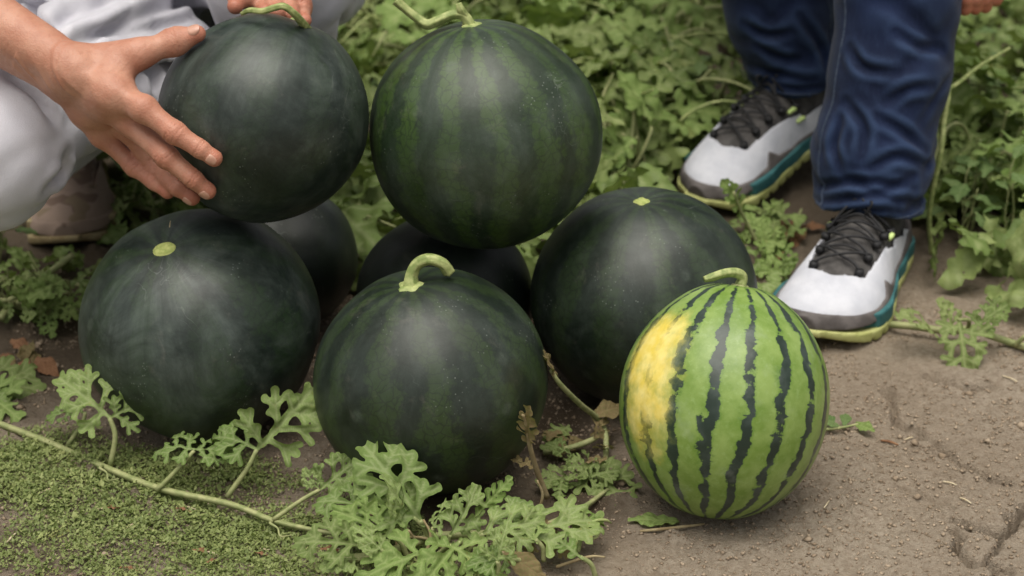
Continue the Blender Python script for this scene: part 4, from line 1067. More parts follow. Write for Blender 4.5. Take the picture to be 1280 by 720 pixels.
def place_leaf(parent, origin, base, tip, roll=0.0, kind='lobed', m=None, seed=1, curl=0.25, fold=0.22, wave=0.03, up=None, wscale=1.0):
    """base and tip in world space; the blade faces up (or 'up') turned by roll about its midrib"""
    base = np.asarray(base, float); tip = np.asarray(tip, float); L = np.linalg.norm(tip-base); x = (tip-base)/L
    upv = nrm(np.array([0, -0.35, 1.0]) if up is None else up); z = nrm(upv-x*(upv@x)); y = np.cross(z, x)
    c, s = math.cos(roll), math.sin(roll); y, z = y*c+z*s, z*c-y*s
    me = hero_mesh(kind, m or M_LEAFF, seed, curl, fold, wave)
    ch = max(0.6, math.cos(min(1.3, abs(curl)*0.8)))
    o = link('leaf', me, parent)
    Mx = np.eye(4); Mx[:3, 0] = x*L/ch; Mx[:3, 1] = y*L/ch*wscale; Mx[:3, 2] = z*L/ch; Mx[:3, 3] = base-np.asarray(origin)
    o.matrix_local = Matrix(Mx.tolist()); return o
def stem_part(parent, origin, pts, rad, name='stem', m=None, n=7, sub=6):
    v, f = tube(pts, rad, n, sub, 4 if n > 7 else 0); return world_child(name, v, f, parent, origin, [m or M_STEM])
GZ = lambda px, py, z=0.0: Pz(px, py, z)+np.array([0, 0, 0.0])
def Q(px, py, z):      # pixel at a height above the ground
    return Pz(px, py, z)

# --- the runner lying across the mat of small weeds
pv = [Q(-60, 505, 0.008), Q(0, 530, 0.008), Q(60, 553, 0.010), Q(128, 583, 0.010), Q(200, 611, 0.011), Q(290, 631, 0.010), Q(345, 652, 0.010), Q(424, 669, 0.006)]
o_ = pv[3]*[1, 1, 0]; v1 = empty('melon_vine', o_); tag(v1, 'long pale green runner lying across the low weeds with a few upright leaves', 'vine')
stem_part(v1, o_, pv, [0.0034, 0.0035, 0.0036, 0.0034, 0.0033, 0.0031, 0.0028, 0.0018], n=9)
def petiole(p, o, a, b, r=(0.0026, 0.0021), m=None, bow=0.006):
    mid_ = (np.asarray(a)+np.asarray(b))/2+np.array([bow, 0, bow]); return stem_part(p, o, [a, mid_, b], r, 'petiole', m, 7, 5)
A0 = Q(85, 556, 0.012); A1 = Q(107, 516, 0.045); petiole(v1, o_, A0, A1)
B0 = Q(138, 582, 0.012); B1 = Q(137, 522, 0.065); petiole(v1, o_, B0, B1, (0.0033, 0.0027))
C0 = Q(196, 613, 0.012); C1 = Q(243, 563, 0.050); petiole(v1, o_, C0, C1)
D0 = Q(284, 621, 0.012); D1 = Q(321, 562, 0.062); petiole(v1, o_, D0, D1, (0.0030, 0.0024))
E0 = Q(341, 650, 0.012); E1 = Q(400, 612, 0.04); petiole(v1, o_, E0, E1)
place_leaf(v1, o_, A1, Q(58, 508, 0.055), 0.3, seed=3, curl=0.5, m=M_LEAFF)
place_leaf(v1, o_, B1, Q(72, 466, 0.115), -0.35, seed=5, curl=0.45, m=M_LEAFF, up=(0.3, -0.5, 0.8))
place_leaf(v1, o_, B1, Q(196, 492, 0.085), 0.1, seed=8, curl=0.1, m=M_LEAFF, up=(0.1, -0.95, 0.45), wave=0.02)
place_leaf(v1, o_, C1, Q(188, 545, 0.062), 0.1, seed=11, curl=0.75, m=M_LEAFF)
place_leaf(v1, o_, C1, Q(290, 552, 0.062), -0.2, seed=12, curl=0.7, m=M_LEAFF)
place_leaf(v1, o_, D1, Q(394, 486, 0.125), 0.35, seed=14, curl=0.25, m=M_LEAFF, up=(0.1, -0.7, 0.7))
place_leaf(v1, o_, D1, Q(262, 528, 0.085), -0.1, seed=15, curl=0.8, m=M_LEAFF, up=(0, -0.4, 0.9), wscale=0.8)
place_leaf(v1, o_, E1, Q(446, 572, 0.075), 0.2, seed=17, curl=0.4, m=M_LEAFF, up=(-0.2, -0.7, 0.6))
place_leaf(v1, o_, E1, Q(376, 588, 0.06), -0.3, seed=18, curl=0.5, m=M_LEAFF, up=(-0.2, -0.7, 0.6), wscale=0.8)
for a in ((128, 583), (340, 652)):      # short tendrils and buds at the nodes
    b = Q(a[0]-6, a[1]+6, 0.012); stem_part(v1, o_, [Q(*a, 0.012), b+np.array([0.004, -0.004, 0.006]), b+np.array([0.012, -0.01, 0.004]), b+np.array([0.016, -0.022, 0.002]), b+np.array([0.028, -0.026, 0.006])], [0.002, 0.0016, 0.001, 0.0008, 0.0006], 'tendril', M_STEM, 6, 6)

# --- clump of leaves in front of the hooked-stem melon
c0 = Q(545, 690, 0.0); v2 = empty('melon_vine', c0); tag(v2, 'leafy vine clump on the soil in front of the melon with the hooked stem', 'vine')
stem_part(v2, c0, [Q(424, 700, 0.012), Q(480, 692, 0.02), Q(540, 672, 0.02), Q(600, 668, 0.02), Q(660, 664, 0.018), Q(720, 640, 0.012), Q(760, 612, 0.006)], [0.004, 0.0042, 0.0042, 0.004, 0.0036, 0.003, 0.002], n=9)
CL = [ # base px, z, tip px, z, roll, kind, material, seed, curl, up
 (520, 650, .035, 428, 560, .095, .25, 'lobed', M_LEAFF, 21, .30, (-.1, -.6, .8)),
 (528, 655, .03, 455, 538, .125, -.4, 'lobed', M_LEAFF, 22, .55, (.5, -.6, .6)),
 (487, 668, .03, 402, 622, .065, .1, 'lobed', M_YOUNG, 23, .35, (-.1, -.7, .7)),
 (470, 640, .03, 385, 600, .06, .2, 'lobed', M_LEAFF, 24, .5, (-.2, -.5, .8)),
 (590, 650, .02, 648, 583, .075, .1, 'young', M_YOUNG, 25, .15, (-.3, -.8, .5)),
 (650, 672, .025, 786, 612, .05, -.1, 'lobed', M_LEAFF, 26, .35, (.0, -.55, .85)),
 (560, 672, .03, 615, 600, .08, .4, 'lobed', M_LEAFF, 27, .4, (.2, -.6, .7)),
 (540, 690, .03, 424, 712, .03, .0, 'lobed', M_YOUNG, 28, .35, (0, -.5, .9)),
 (560, 680, .03, 640, 724, .02, .1, 'lobed', M_YOUNG, 29, .3, (0, -.6, .8)),
 (575, 676, .03, 520, 735, .025, -.1, 'lobed', M_YOUNG, 30, .4, (.1, -.6, .8)),
 (600, 668, .03, 690, 640, .055, .2, 'lobed', M_LEAFF, 31, .5, (0, -.6, .8)),
 (540, 664, .03, 560, 606, .07, -.5, 'lobed', M_LEAFF, 32, .5, (-.4, -.6, .6)),
 (500, 660, .03, 515, 585, .09, .6, 'lobed', M_LEAFF, 33, .5, (.5, -.5, .6)),
 (660, 664, .02, 720, 690, .012, .1, 'lobed', M_DRY, 34, .3, (0, -.5, .9)),
 (625, 690, .02, 700, 722, .008, .0, 'oval', M_DRY, 35, .3, (0, -.5, .9)),
 (715, 640, .03, 735, 668, .008, .2, 'lobed', M_DRY, 36, .5, (.2, -.7, .7)),
 (610, 660, .025, 668, 606, .06, -.3, 'lobed', M_LEAFF, 37, .45, (-.2, -.7, .6)),
 (480, 690, .03, 440, 650, .06, .1, 'lobed', M_LEAFF, 38, .45, (-.2, -.6, .8)),
 (640, 700, .02, 590, 690, .04, .1, 'lobed', M_LEAFF, 39, .5, (.2, -.5, .8)),
 (500, 700, .02, 470, 730, .015, .1, 'lobed', M_YOUNG, 40, .4, (-.2, -.5, .9)),
 (700, 650, .02, 760, 640, .03, .1, 'lobed', M_YOUNG, 41, .5, (.1, -.5, .9)),
 (450, 700, .015, 405, 690, .035, .1, 'lobed', M_LEAFF, 42, .5, (-.2, -.5, .9)),
]
for k in range(5):
    a = RNG.uniform([440, 650], [730, 712]); th_ = RNG.uniform(0, 6.28); L_ = RNG.uniform(55, 95); zb = RNG.uniform(.02, .04)
    CL.append((a[0], a[1], zb, a[0]+L_*math.cos(th_), a[1]-abs(L_*math.sin(th_))*0.9, zb+RNG.uniform(.0, .05), RNG.uniform(-.6, .6), ('lobed', 'lobed', 'young')[k % 3], (M_LEAFF, M_YOUNG, M_LEAFF, M_LEAF)[k % 4], 21+k % 12, .45, (RNG.uniform(-.5, .5), -.6, .7)))
for bx_, by_, bz, tx_, ty_, tz, rl, kd, mm_, sd_, cu, up_ in CL:
    b = Q(bx_, by_, bz+0.012); t_ = Q(tx_, ty_, tz+0.02); dv = nrm(b-t_)
    foot = b+np.array([dv[0]*0.02, max(dv[1]*0.03, 0.004), 0]); foot[2] = 0.014
    petiole(v2, c0, foot, b+nrm(t_-b)*0.004, (0.0028, 0.0022), M_DSTEM if mm_ is M_DRY else M_STEM, 0.003)
    place_leaf(v2, c0, b, b+(t_-b)*0.78, rl, kd, mm_, sd_, cu+0.2, wave=0.028, up=up_, wscale=0.82)
for k in range(9):      # dry stalks tangled in the clump
    a = RNG.uniform([450, 650], [740, 712]); q0 = Q(a[0], a[1], 0.01); q1 = q0+np.array([RNG.uniform(-.06, .06), RNG.uniform(-.03, .03), RNG.uniform(.0, .06)])
    stem_part(v2, c0, [q0, (q0+q1)/2+np.array([.008, 0, .006]), q1], [0.0018, 0.0016, 0.001], 'dry_stalk', M_DSTEM, 6, 5)
# withered upright shoot, curly tendril, pale stems between the melons
W0 = [Q(684, 622, 0.02), Q(672, 590, 0.055), Q(663, 560, 0.09), Q(658, 530, 0.125), Q(654, 518, 0.14)]
stem_part(v2, c0, W0, [0.0034, 0.003, 0.0026, 0.0022, 0.0018], 'withered_shoot', M_DSTEM)
place_leaf(v2, c0, W0[2], Q(654, 514, 0.15), 0.5, 'young', M_DRY, 51, 0.2, up=(-.8, -.5, .3)); place_leaf(v2, c0, W0[1], Q(640, 560, 0.07), 0.2, 'young', M_DRY, 52, 0.5)
stem_part(v2, c0, [Q(722, 690, 0.008), Q(728, 668, 0.02), Q(742, 652, 0.032), Q(757, 650, 0.03), Q(764, 654, 0.022)], [0.0026, 0.0024, 0.002, 0.0014, 0.0008], 'tendril', M_STEMB)
stem_part(v2, c0, [Q(734, 672, 0.012), Q(744, 672, 0.012), Q(750, 662, 0.016), Q(744, 652, 0.024), Q(736, 660, 0.022), Q(738, 678, 0.01)], [0.002, 0.0018, 0.0016, 0.0014, 0.0012, 0.001], 'tendril', M_STEMB)
c3 = Q(720, 560, 0); v3 = empty('melon_vine', c3); tag(v3, 'half-withered vine piece in the gap beside the striped melon', 'vine')
stem_part(v3, c3, [Q(688, 462, 0.13), Q(700, 480, 0.11), Q(725, 505, 0.07), Q(748, 524, 0.035), Q(757, 545, 0.02), Q(757, 585, 0.004)], [0.002, 0.0028, 0.0032, 0.0034, 0.0034, 0.003])
stem_part(v3, c3, [Q(680, 566, 0.008), Q(710, 560, 0.018), Q(735, 552, 0.022), Q(752, 542, 0.02)], [0.003, 0.003, 0.0034, 0.003])
place_leaf(v3, c3, Q(694, 476, 0.115), Q(690, 428, 0.165), 0.9, 'oval', M_DRY, 53, 0.5, up=(.6, -.7, .2), wscale=0.6)
place_leaf(v3, c3, Q(742, 520, 0.04), Q(778, 500, 0.055), 0.1, 'oval', M_DRY, 54, 0.5, wscale=1.2)
place_leaf(v3, c3, Q(740, 524, 0.04), Q(768, 548, 0.02), 0.1, 'lobed', M_DRY, 55, 0.5)
place_leaf(v3, c3, Q(716, 570, 0.012), Q(690, 548, 0.035), 0.1, 'lobed', M_LEAF, 56, 0.5)
place_leaf(v3, c3, Q(730, 600, 0.01), Q(770, 580, 0.03), 0.1, 'lobed', M_LEAF, 57, 0.5)
place_leaf(v3, c3, Q(735, 585, 0.01), Q(790, 628, 0.008), 0.0, 'lobed', M_LEAF, 58, 0.2)
place_leaf(v3, c3, Q(715, 596, 0.01), Q(672, 600, 0.02), 0.0, 'lobed', M_LEAF, 59, 0.2)
for k in range(9):
    a = RNG.uniform([680, 530], [765, 600]); b = a+RNG.uniform([-34, -26], [34, 14])
    place_leaf(v3, c3, Q(a[0], a[1], 0.012), Q(b[0], b[1], RNG.uniform(0.01, 0.04)), RNG.uniform(-.4, .4), ('young', 'lobed')[k % 2], (M_LEAF, M_DRY, M_LEAF)[k % 3], 60+k % 4, 0.4)
l1 = place_leaf(None, (0, 0, 0), Q(848, 652, 0.006), Q(782, 646, 0.010), 0.05, 'oval', M_YOUNG, 71, 0.12, fold=0.08, up=(0, 0, 1), wscale=0.95)
l1.name = 'fallen_leaf'; tag(l1, 'pale oval leaf lying flat on the soil under the striped melon', 'leaf')
tw = tube([Q(800, 664, 0.004), Q(840, 660, 0.006), Q(880, 655, 0.004)], [0.0016, 0.0018, 0.0014], 6, 5); tag(link('dry_twig', mesh('twig', *tw, mats=[M_DSTEM])), 'thin dry twig by the foot of the striped melon', 'twig')
c4 = Q(1060, 530, 0); v4 = empty('melon_vine', c4); tag(v4, 'tiny dark green sprig on the soil to the far side of the striped melon', 'sprig')
stem_part(v4, c4, [Q(1030, 537, 0.004), Q(1055, 534, 0.006), Q(1080, 528, 0.008)], [0.0018, 0.0016, 0.001])
for a, b, s_ in (((1040, 534), (1032, 512), 1), ((1055, 532), (1060, 512), 2), ((1068, 530), (1092, 534), 3), ((1050, 534), (1030, 524), 4)):
    place_leaf(v4, c4, Q(*a, 0.006), Q(*b, 0.014), 0.1, 'oval', M_WEED if s_ != 3 else M_YOUNG, 72+s_, 0.3)
c5 = Q(1200, 412, 0); v5 = empty('melon_vine', c5); tag(v5, 'pale vine along the edge of the bare soil with one drooping lobed leaf', 'vine')
stem_part(v5, c5, [Q(1092, 404, 0.01), Q(1140, 408, 0.014), Q(1185, 414, 0.016), Q(1215, 412, 0.02), Q(1250, 424, 0.014), Q(1300, 440, 0.01)], [0.0042]*6, n=9)
place_leaf(v5, c5, Q(1198, 400, 0.045), Q(1212, 468, 0.006), 0.0, 'lobed', M_LEAF, 75, 0.35, up=(0, -.5, .8), wscale=0.95)
place_leaf(v5, c5, Q(1192, 412, 0.03), Q(1180, 372, 0.07), 0.2, 'lobed', M_LEAF, 76, 0.35); place_leaf(v5, c5, Q(1215, 412, 0.03), Q(1256, 376, 0.07), 0.2, 'lobed', M_LEAF, 77, 0.35)
place_leaf(v5, c5, Q(1165, 412, 0.03), Q(1130, 384, 0.07), 0.2, 'lobed', M_LEAF, 78, 0.35); stem_part(v5, c5, [Q(1268, 432, 0.012), Q(1282, 420, 0.03)], 0.003)
petiole(v5, c5, Q(1210, 412, 0.02), Q(1198, 400, 0.046), (0.003, 0.0024))
c6 = Q(10, 495, 0); v6 = empty('melon_vine', c6); tag(v6, 'low sprig with dark and bright leaves on the shade-darkened soil by the runner', 'sprig')
for a, b, m_, s_ in (((-30, 478), (52, 478), M_LEAF, 81), ((-20, 498), (22, 484), M_YOUNG, 82), ((-25, 490), (20, 512), M_YOUNG, 83), ((-40, 500), (12, 500), M_LEAFF, 84)):
    place_leaf(v6, c6, Q(*a, 0.012), Q(*b, 0.02), 0.1, 'lobed', m_, s_, 0.3)
stem_part(v6, c6, [Q(-60, 492, 0.006), Q(-20, 490, 0.01), Q(20, 488, 0.01)], [0.003, 0.003, 0.001])
c7 = Q(930, 290, 0); v7 = empty('melon_vine', c7); tag(v7, 'bright young vine shoot standing between the right-hand dark melon and the shoes', 'vine')
stem_part(v7, c7, [Q(960, 330, 0.005), Q(945, 300, 0.03), Q(928, 268, 0.07), Q(917, 240, 0.11)], [0.003, 0.0028, 0.0024, 0.0016])
for a, b, z0, z1, s_, kd in (((930, 272), (914, 228), .06, .125, 91, 'young'), ((938, 288), (962, 268), .045, .06, 92, 'lobed'), ((945, 300), (975, 300), .03, .05, 93, 'lobed'), ((940, 296), (918, 300), .035, .03, 94, 'lobed'), ((950, 316), (985, 330), .02, .03, 95, 'lobed')):
    place_leaf(v7, c7, Q(*a, z0), Q(*b, z1), 0.1, kd, M_YOUNG, s_, 0.3, up=(0, -.7, .7))

c10 = Q(985, 300, 0); v10 = empty('melon_vine', c10); tag(v10, 'low leafy vine on the ground in the gap between the two white shoes', 'vine')
stem_part(v10, c10, [Q(930, 345, 0.008), Q(955, 322, 0.012), Q(985, 296, 0.012), Q(1002, 262, 0.015)], [0.003, 0.003, 0.003, 0.002])
for k in range(16):
    a = RNG.uniform([925, 262], [1004, 350]); a[0] = min(a[0], 1004-0.35*(a[1]-262)+14); b = a+RNG.uniform([-34, -24], [18, 12]); z_ = RNG.uniform(.012, .03)
    place_leaf(v10, c10, Q(*a, z_), Q(*b, z_+RNG.uniform(0, .035)), RNG.uniform(-.6, .6), 'lobed', (M_LEAF, M_YOUNG, M_LEAFF)[k % 3], 91+k % 5, 0.45, up=(RNG.uniform(-.4, .4), -.5, .8))
# --- the field of vines behind
def near_what(x, y):
    px_ = pix((x, y, 0.05))[0]
    if px_ < 300: return 'beside the spotted shoe'
    if px_ < 470: return 'behind the hand-held melon'
    if px_ < 700: return 'behind the largest melon'
    if px_ < 900: return 'between the largest melon and the jeans'
    if px_ < 1075: return 'around the rear white shoe'
    return 'beside the front jeans leg' if y < 2.75 else 'beyond the front jeans leg and the dangling hand'
VAR = []
for i in range(16):
    kd = 'lobed' if i % 3 else 'young'
    VAR.append(leaf_mesh('leaf', 200+i, 26, (M_LEAF, M_YOUNG, M_LEAFF, M_LEAF)[i % 4], kd, pet=(random.uniform(0.35, 1.0), random.uniform(-0.5, 0.35)), curl=random.uniform(0.25, 0.9), fold=random.uniform(0.1, 0.35), wave=0.045))
OVAL = [leaf_mesh('leaf', 240+i, 16, M_WEED, 'oval', pet=(random.uniform(0.3, 0.9), random.uniform(-0.3, 0.5)), curl=random.uniform(0.2, 0.6), wave=0.03) for i in range(4)]
keep = [(BALLS[k][0][0], BALLS[k][0][1], BALLS[k][1]+0.035) for k in ('left', 'mid', 'right', 'back', 'backleft', 'striped')]
def foot_dist(x, y):
    return min(seg_dist(np.array([x]), np.array([y]), [heF[:2], toeF[:2]])[0], seg_dist(np.array([x]), np.array([y]), [heB[:2], toeB[:2]])[0])
shoe1 = tR[:2]; kneecol = kR[:2]
def blocked(x, y, marg=0.0):
    for a, b, r_ in keep:
        if (x-a)**2+(y-b)**2 < (r_+marg)**2: return True
    if foot_dist(x, y) < 0.10+marg: return True
    if foot_dist(x+0.03, y+0.11) < 0.09+marg or foot_dist(x, y+0.2) < 0.07 or foot_dist(x-0.06, y+0.12) < 0.06: return True   # kept open in front of the shoes
    if math.hypot(x-tR[0], y-tR[1]-0.10) < 0.17+marg: return True
    if -0.75 < x < -0.02 and 2.44 < y < 2.85: return True          # under the crouching person
    if math.hypot(x-pl2[0], y-pl2[1]) < 0.2: return True
    return False
def edge_y(x):       # front edge of the vine field
    return np.interp(x, [-1.2, -0.62, -0.40, 0.0, 0.30, 0.44, 0.56, 0.70, 1.2], [2.20, 2.28, 2.34, 2.36, 2.42, 2.38, 2.30, 2.27, 2.22])+0.03*math.sin(x*21)
def put_leaf(me, x, y, z, sc, yaw, tx, ty, parent=None, origin=(0, 0, 0)):
    o = link('leaf', me, parent); o.location = (x-origin[0], y-origin[1], z-origin[2]); o.rotation_euler = (tx, ty, yaw); o.scale = (sc,)*3; return o
R2 = random.Random(21)
nv = 0; tries = 0
while nv < 34 and tries < 600:
    tries += 1
    x = R2.uniform(-0.95, 1.15); y = edge_y(x)+0.05+R2.uniform(0, 1.0)**1.2*1.35
    px_, py_, _ = pix((x, y, 0.05))
    if not (-160 < px_ < 1440) or blocked(x, y) or (x < -0.36 and y < 2.66): continue
    a = R2.uniform(0, 2*math.pi); pts = [np.array([x, y, 0.02])]; ok = []
    for k in range(R2.randint(6, 9)):
        a += R2.uniform(-0.45, 0.45); q = pts[-1]+0.075*np.array([math.cos(a), math.sin(a), 0]); q[2] = 0.025+0.03*R2.random()
        if q[1] < edge_y(q[0]) or (q[0] < -0.36 and q[1] < 2.62) or blocked(q[0], q[1], -0.01): a += 1.6; continue
        pts.append(q)
    if len(pts) < 4: continue
    org = np.array([x, y, 0]); v = empty('melon_vine', org)
    tag(v, 'sprawling lobed-leaf vine '+near_what(x, y), 'vine', 'vines '+near_what(x, y))
    stem_part(v, org, pts, 0.004, n=6, sub=4); pts_s = spline(pts, 4)
    for k in range(len(pts)*3):
        q = pts_s[R2.randrange(len(pts_s))]; sc = R2.uniform(0.085, 0.165); lx, ly = q[0]+R2.uniform(-.03, .03), q[1]+R2.uniform(-.03, .03)
        yaw = R2.uniform(0, 2*math.pi); tipx, tipy = lx+0.9*sc*math.cos(yaw), ly+0.9*sc*math.sin(yaw)
        if blocked(tipx, tipy, 0.02): yaw += math.pi
        put_leaf(R2.choice(VAR), q[0], q[1], q[2]-0.005, sc, yaw, R2.uniform(-.8, .8), R2.uniform(-.7, .7), v, org)
    for k in range(5):   # bare shoots and leaf stalks arching out of the tangle
        q = pts[R2.randrange(len(pts))]; aa = R2.uniform(0, 6.28); l_ = R2.uniform(.06, .16); e1 = np.array([math.cos(aa), math.sin(aa), 0])
        stem_part(v, org, [q, q+e1*l_*.35+np.array([0, 0, l_*.5]), q+e1*l_*.8+np.array([0, 0, l_*.62]), q+e1*l_*1.2+np.array([R2.uniform(-.03, .03), 0, l_*R2.uniform(.2, .8)])], [0.0032, 0.0028, 0.0024, 0.0014], 'shoot', (M_STEM, M_STEMB, M_STEM)[k % 3], 5, 4)
    if R2.random() < 0.5:
        e = pts[-1]; stem_part(v, org, [e, e+np.array([.02, -.02, .05]), e+np.array([.05, -.02, .07]), e+np.array([.06, -.05, .05]), e+np.array([.03, -.06, .04])], [0.002, 0.0018, 0.0015, 0.0012, 0.0008], 'tendril', M_STEMB, 5, 5)
    nv += 1
# low tangle by the spotted shoe
for k in range(7):
    a = np.array([(-40, 405), (0, 385), (62, 396), (100, 380), (20, 372), (205, 268), (165, 262)][k], float); q0 = Pz(a[0], a[1], 0.01); org = q0*[1, 1, 0]
    v = empty('melon_vine', org); tag(v, 'shaded low vine '+('under the crouching person by the hand' if k > 4 else 'below the spotted shoe'), 'vine', 'shaded vines '+('under the hand' if k > 4 else 'below the spotted shoe'))
    pts = [q0]
    for j in range(4): pts.append(pts[-1]+np.array([R2.uniform(-.05, .06), R2.uniform(-.02, .03), R2.uniform(-.004, .012)]))
    stem_part(v, org, pts, 0.0032, n=6, sub=4)
    for j in range(11):
        q = pts[R2.randrange(len(pts))]; put_leaf(R2.choice(VAR), q[0], q[1], max(0.004, q[2]), R2.uniform(0.03, 0.055), R2.uniform(0, 6.28), R2.uniform(-.5, .5), R2.uniform(-.3, .6), v, org)
# weeds with plain oval leaves among them
nw = 0
while nw < 16:
    x = R2.uniform(-0.9, 1.1); y = edge_y(x)+0.02+R2.random()*0.8
    px_, py_, _ = pix((x, y, 0.05))
    if not (-60 < px_ < 1340) or blocked(x, y) or (nw < 9 and px_ < 1050): continue
    org = np.array([x, y, 0]); v = empty('weed_plant', org)
    tag(v, 'small weed with plain oval leaves '+near_what(x, y), 'weed', 'oval-leaved weeds '+near_what(x, y))
    hgt = R2.uniform(0.06, 0.15); stem_part(v, org, [(x, y, 0), (x+0.01, y, hgt*0.5), (x+R2.uniform(-.02, .02), y-0.01, hgt)], [0.0026, 0.002, 0.001], n=5)
    for k in range(9):
        z_ = hgt*(0.15+0.85*k/8); put_leaf(R2.choice(OVAL), x, y, z_, R2.uniform(0.028, 0.05), k*2.4+R2.random(), R2.uniform(-.3, .3), R2.uniform(-.3, .3), v, org)
    nw += 1
# hand-set stems that show in the photograph
def loose_stem(pts, r, label, m=M_STEM, cat='stem'):
    v, f = tube(pts, r, 8, 7); c = np.asarray(pts[0])*[1, 1, 0]; o = link('vine_stem', mesh('vine_stem', v-c, f, mats=[m]), None, c); tag(o, label, cat); return o, c
loose_stem([Q(0, 398, 0.02), Q(22, 372, 0.03), Q(55, 346, 0.05), Q(92, 318, 0.07)], [0.005, 0.005, 0.0045, 0.004], 'thick olive vine stem slanting up beside the spotted shoe')
hk = P(1176, 190, 2.60); hook, hc = loose_stem([P(1170, 75, 2.62), P(1181, 95, 2.61), P(1185, 118, 2.60), P(1180, 150, 2.60), hk, hk*[1, 1, 0.45]+np.array([-0.005, 0.01, 0]), hk*[1, 1, 0]+np.array([0.006, 0.02, 0])], [0.0035, 0.004, 0.004, 0.0038, 0.0036, 0.0036, 0.0038], 'pale bare stem hooked beside the jeans', M_STEMB)
v, f = tube([P(1184, 112, 2.602), P(1200, 102, 2.62), P(1225, 82, 2.64), P(1262, 60, 2.66)], [0.003, 0.003, 0.0028, 0.002], 8, 7); link('side_stem', mesh('side_stem', v-hc, f, mats=[M_STEMB]), hook)

# everything lower down that cannot be told apart: one mass of foliage
def mass(name, count, region, sc, zr, label, variants, matl, seed):
    rg = np.random.default_rng(seed); Vs = []; Fs = []; ve = []; ti = []; o = 0; src = []
    for s_, kd, n in variants:
        v, f, e = leaf_blade(s_, n, kd, curl=0.5, fold=0.2, wave=0.05)
        tri = []
        for q in f:
            for i in range(1, len(q)-1): tri.append((q[0], q[i], q[i+1]))
        src.append((v, np.array(tri), e))
    k = 0; tr = 0
    while k < count and tr < count*20:
        tr += 1
        p = region(rg)
        if p is None: continue
        v, f, e = src[rg.integers(len(src))]; s_ = rg.uniform(*sc)*(p[2] if len(p) > 2 else 1); ya, tx, ty = rg.uniform(0, 6.283), rg.normal(0, 0.5), rg.normal(0, 0.45)
        Rm = np.array(Matrix.Rotation(ya, 3, 'Z') @ Matrix.Rotation(ty, 3, 'Y') @ Matrix.Rotation(tx, 3, 'X'))
        z_ = rg.uniform(*zr)*(p[2] if len(p) > 2 else 1); vv = (v*s_)@Rm.T+np.array([p[0], p[1], 0]); vv[:, 2] += z_-min(0, vv[:, 2].min()+z_-0.003)
        Vs.append(vv); Fs.append(f+o); o += len(vv); ve.append(e); ti.append(np.full(len(vv), rg.random())); k += 1
    ob = link(name, mesh(name, np.vstack(Vs), np.vstack(Fs), mats=[matl], attrs={'vein': np.concatenate(ve), 'tint': np.concatenate(ti)})); tag(ob, label, None, None, 'stuff'); return ob
def field(rg):
    x = rg.uniform(-2.3, 2.3); y = edge_y(x)+0.01+rg.random()**1.15*2.6
    px_, py_, _ = pix((x, y, 0.05))
    if not (-700 < px_ < 1950) or py_ < -170 or blocked(x, y, -0.02) and not (y > 2.5 and x < -0.02): return None
    return (x, y, 0.5) if x < -0.38 and y < 2.62 else (x, y)
mass('vine_foliage', 3000, field, (0.07, 0.145), (0.005, 0.09), 'mass of vine leaves covering the field', [(301, 'lobed', 15), (302, 'lobed', 15), (303, 'lobed', 15), (304, 'young', 15), (305, 'lobed', 15)], M_LEAF, 5)
def far(rg):
    y = 4.4+rg.random()**1.5*10; x = rg.uniform(-0.6, 0.6)*y*1.3
    return x, y
mass('far_foliage', 1500, far, (0.16, 0.30), (0.02, 0.12), 'vine leaves covering the field farther off', [(306, 'lobed', 9), (307, 'lobed', 9)], M_LEAF, 6)

# ------------------------------------------------------------------ mat of tiny weeds, crumbs, straw
def moss():
    rg = np.random.default_rng(12); n = 215000
    x = rg.uniform(-0.95, -0.02, n); y = rg.uniform(1.50, 2.02, n)
    edge = np.interp(x, [-0.95, -0.45, -0.30, -0.20, -0.12, -0.02], [1.96, 1.92, 1.88, 1.83, 1.78, 1.68])
    dens = 0.56+1.0*fbm(x*17, y*17, 0.3, 4, 40)-np.clip((y-edge)/0.09, 0, 1)*1.1
    k = rg.random(n) < np.clip(dens, 0, 1); x, y = x[k], y[k]; n = len(x); z = gh(x, y)
    a = rg.uniform(0, 6.283, n); s = rg.uniform(0.0010, 0.0022, n)*(1+0.5*np.clip(dens[k], 0, 1))*np.where(rg.random(n) < 0.02, 1.9, 1.0); t = rg.normal(0.35, 0.45, n); z = z+rg.uniform(0.0005, 0.007, n)
    d = np.stack([np.cos(a)*np.cos(t), np.sin(a)*np.cos(t), np.sin(t)], 1); e = np.stack([-np.sin(a), np.cos(a), rg.normal(0, 0.3, n)], 1)
    c = np.stack([x, y, z], 1); S = s[:, None]
    P0 = c-d*S; P1 = c+e*S*0.62+d*S*0.1; P2 = c+d*S*1.1+np.array([0, 0, 0.0006]); P3 = c-e*S*0.62+d*S*0.1
    V = np.stack([P0, P1, P2, P3], 1).reshape(-1, 3); F = np.arange(4*n).reshape(n, 4)
    o = link('mat_weed', mesh('mat_weed', V, F, mats=[M_MOSS], attrs={'vein': np.zeros(4*n), 'tint': np.repeat(np.clip(0.5+0.6*fbm(x*20, y*20, 1, 3, 50)+rg.normal(0, 0.22, n), 0, 0.99), 4)})); tag(o, 'mat of tiny green weeds covering the soil', None, None, 'stuff')
moss()
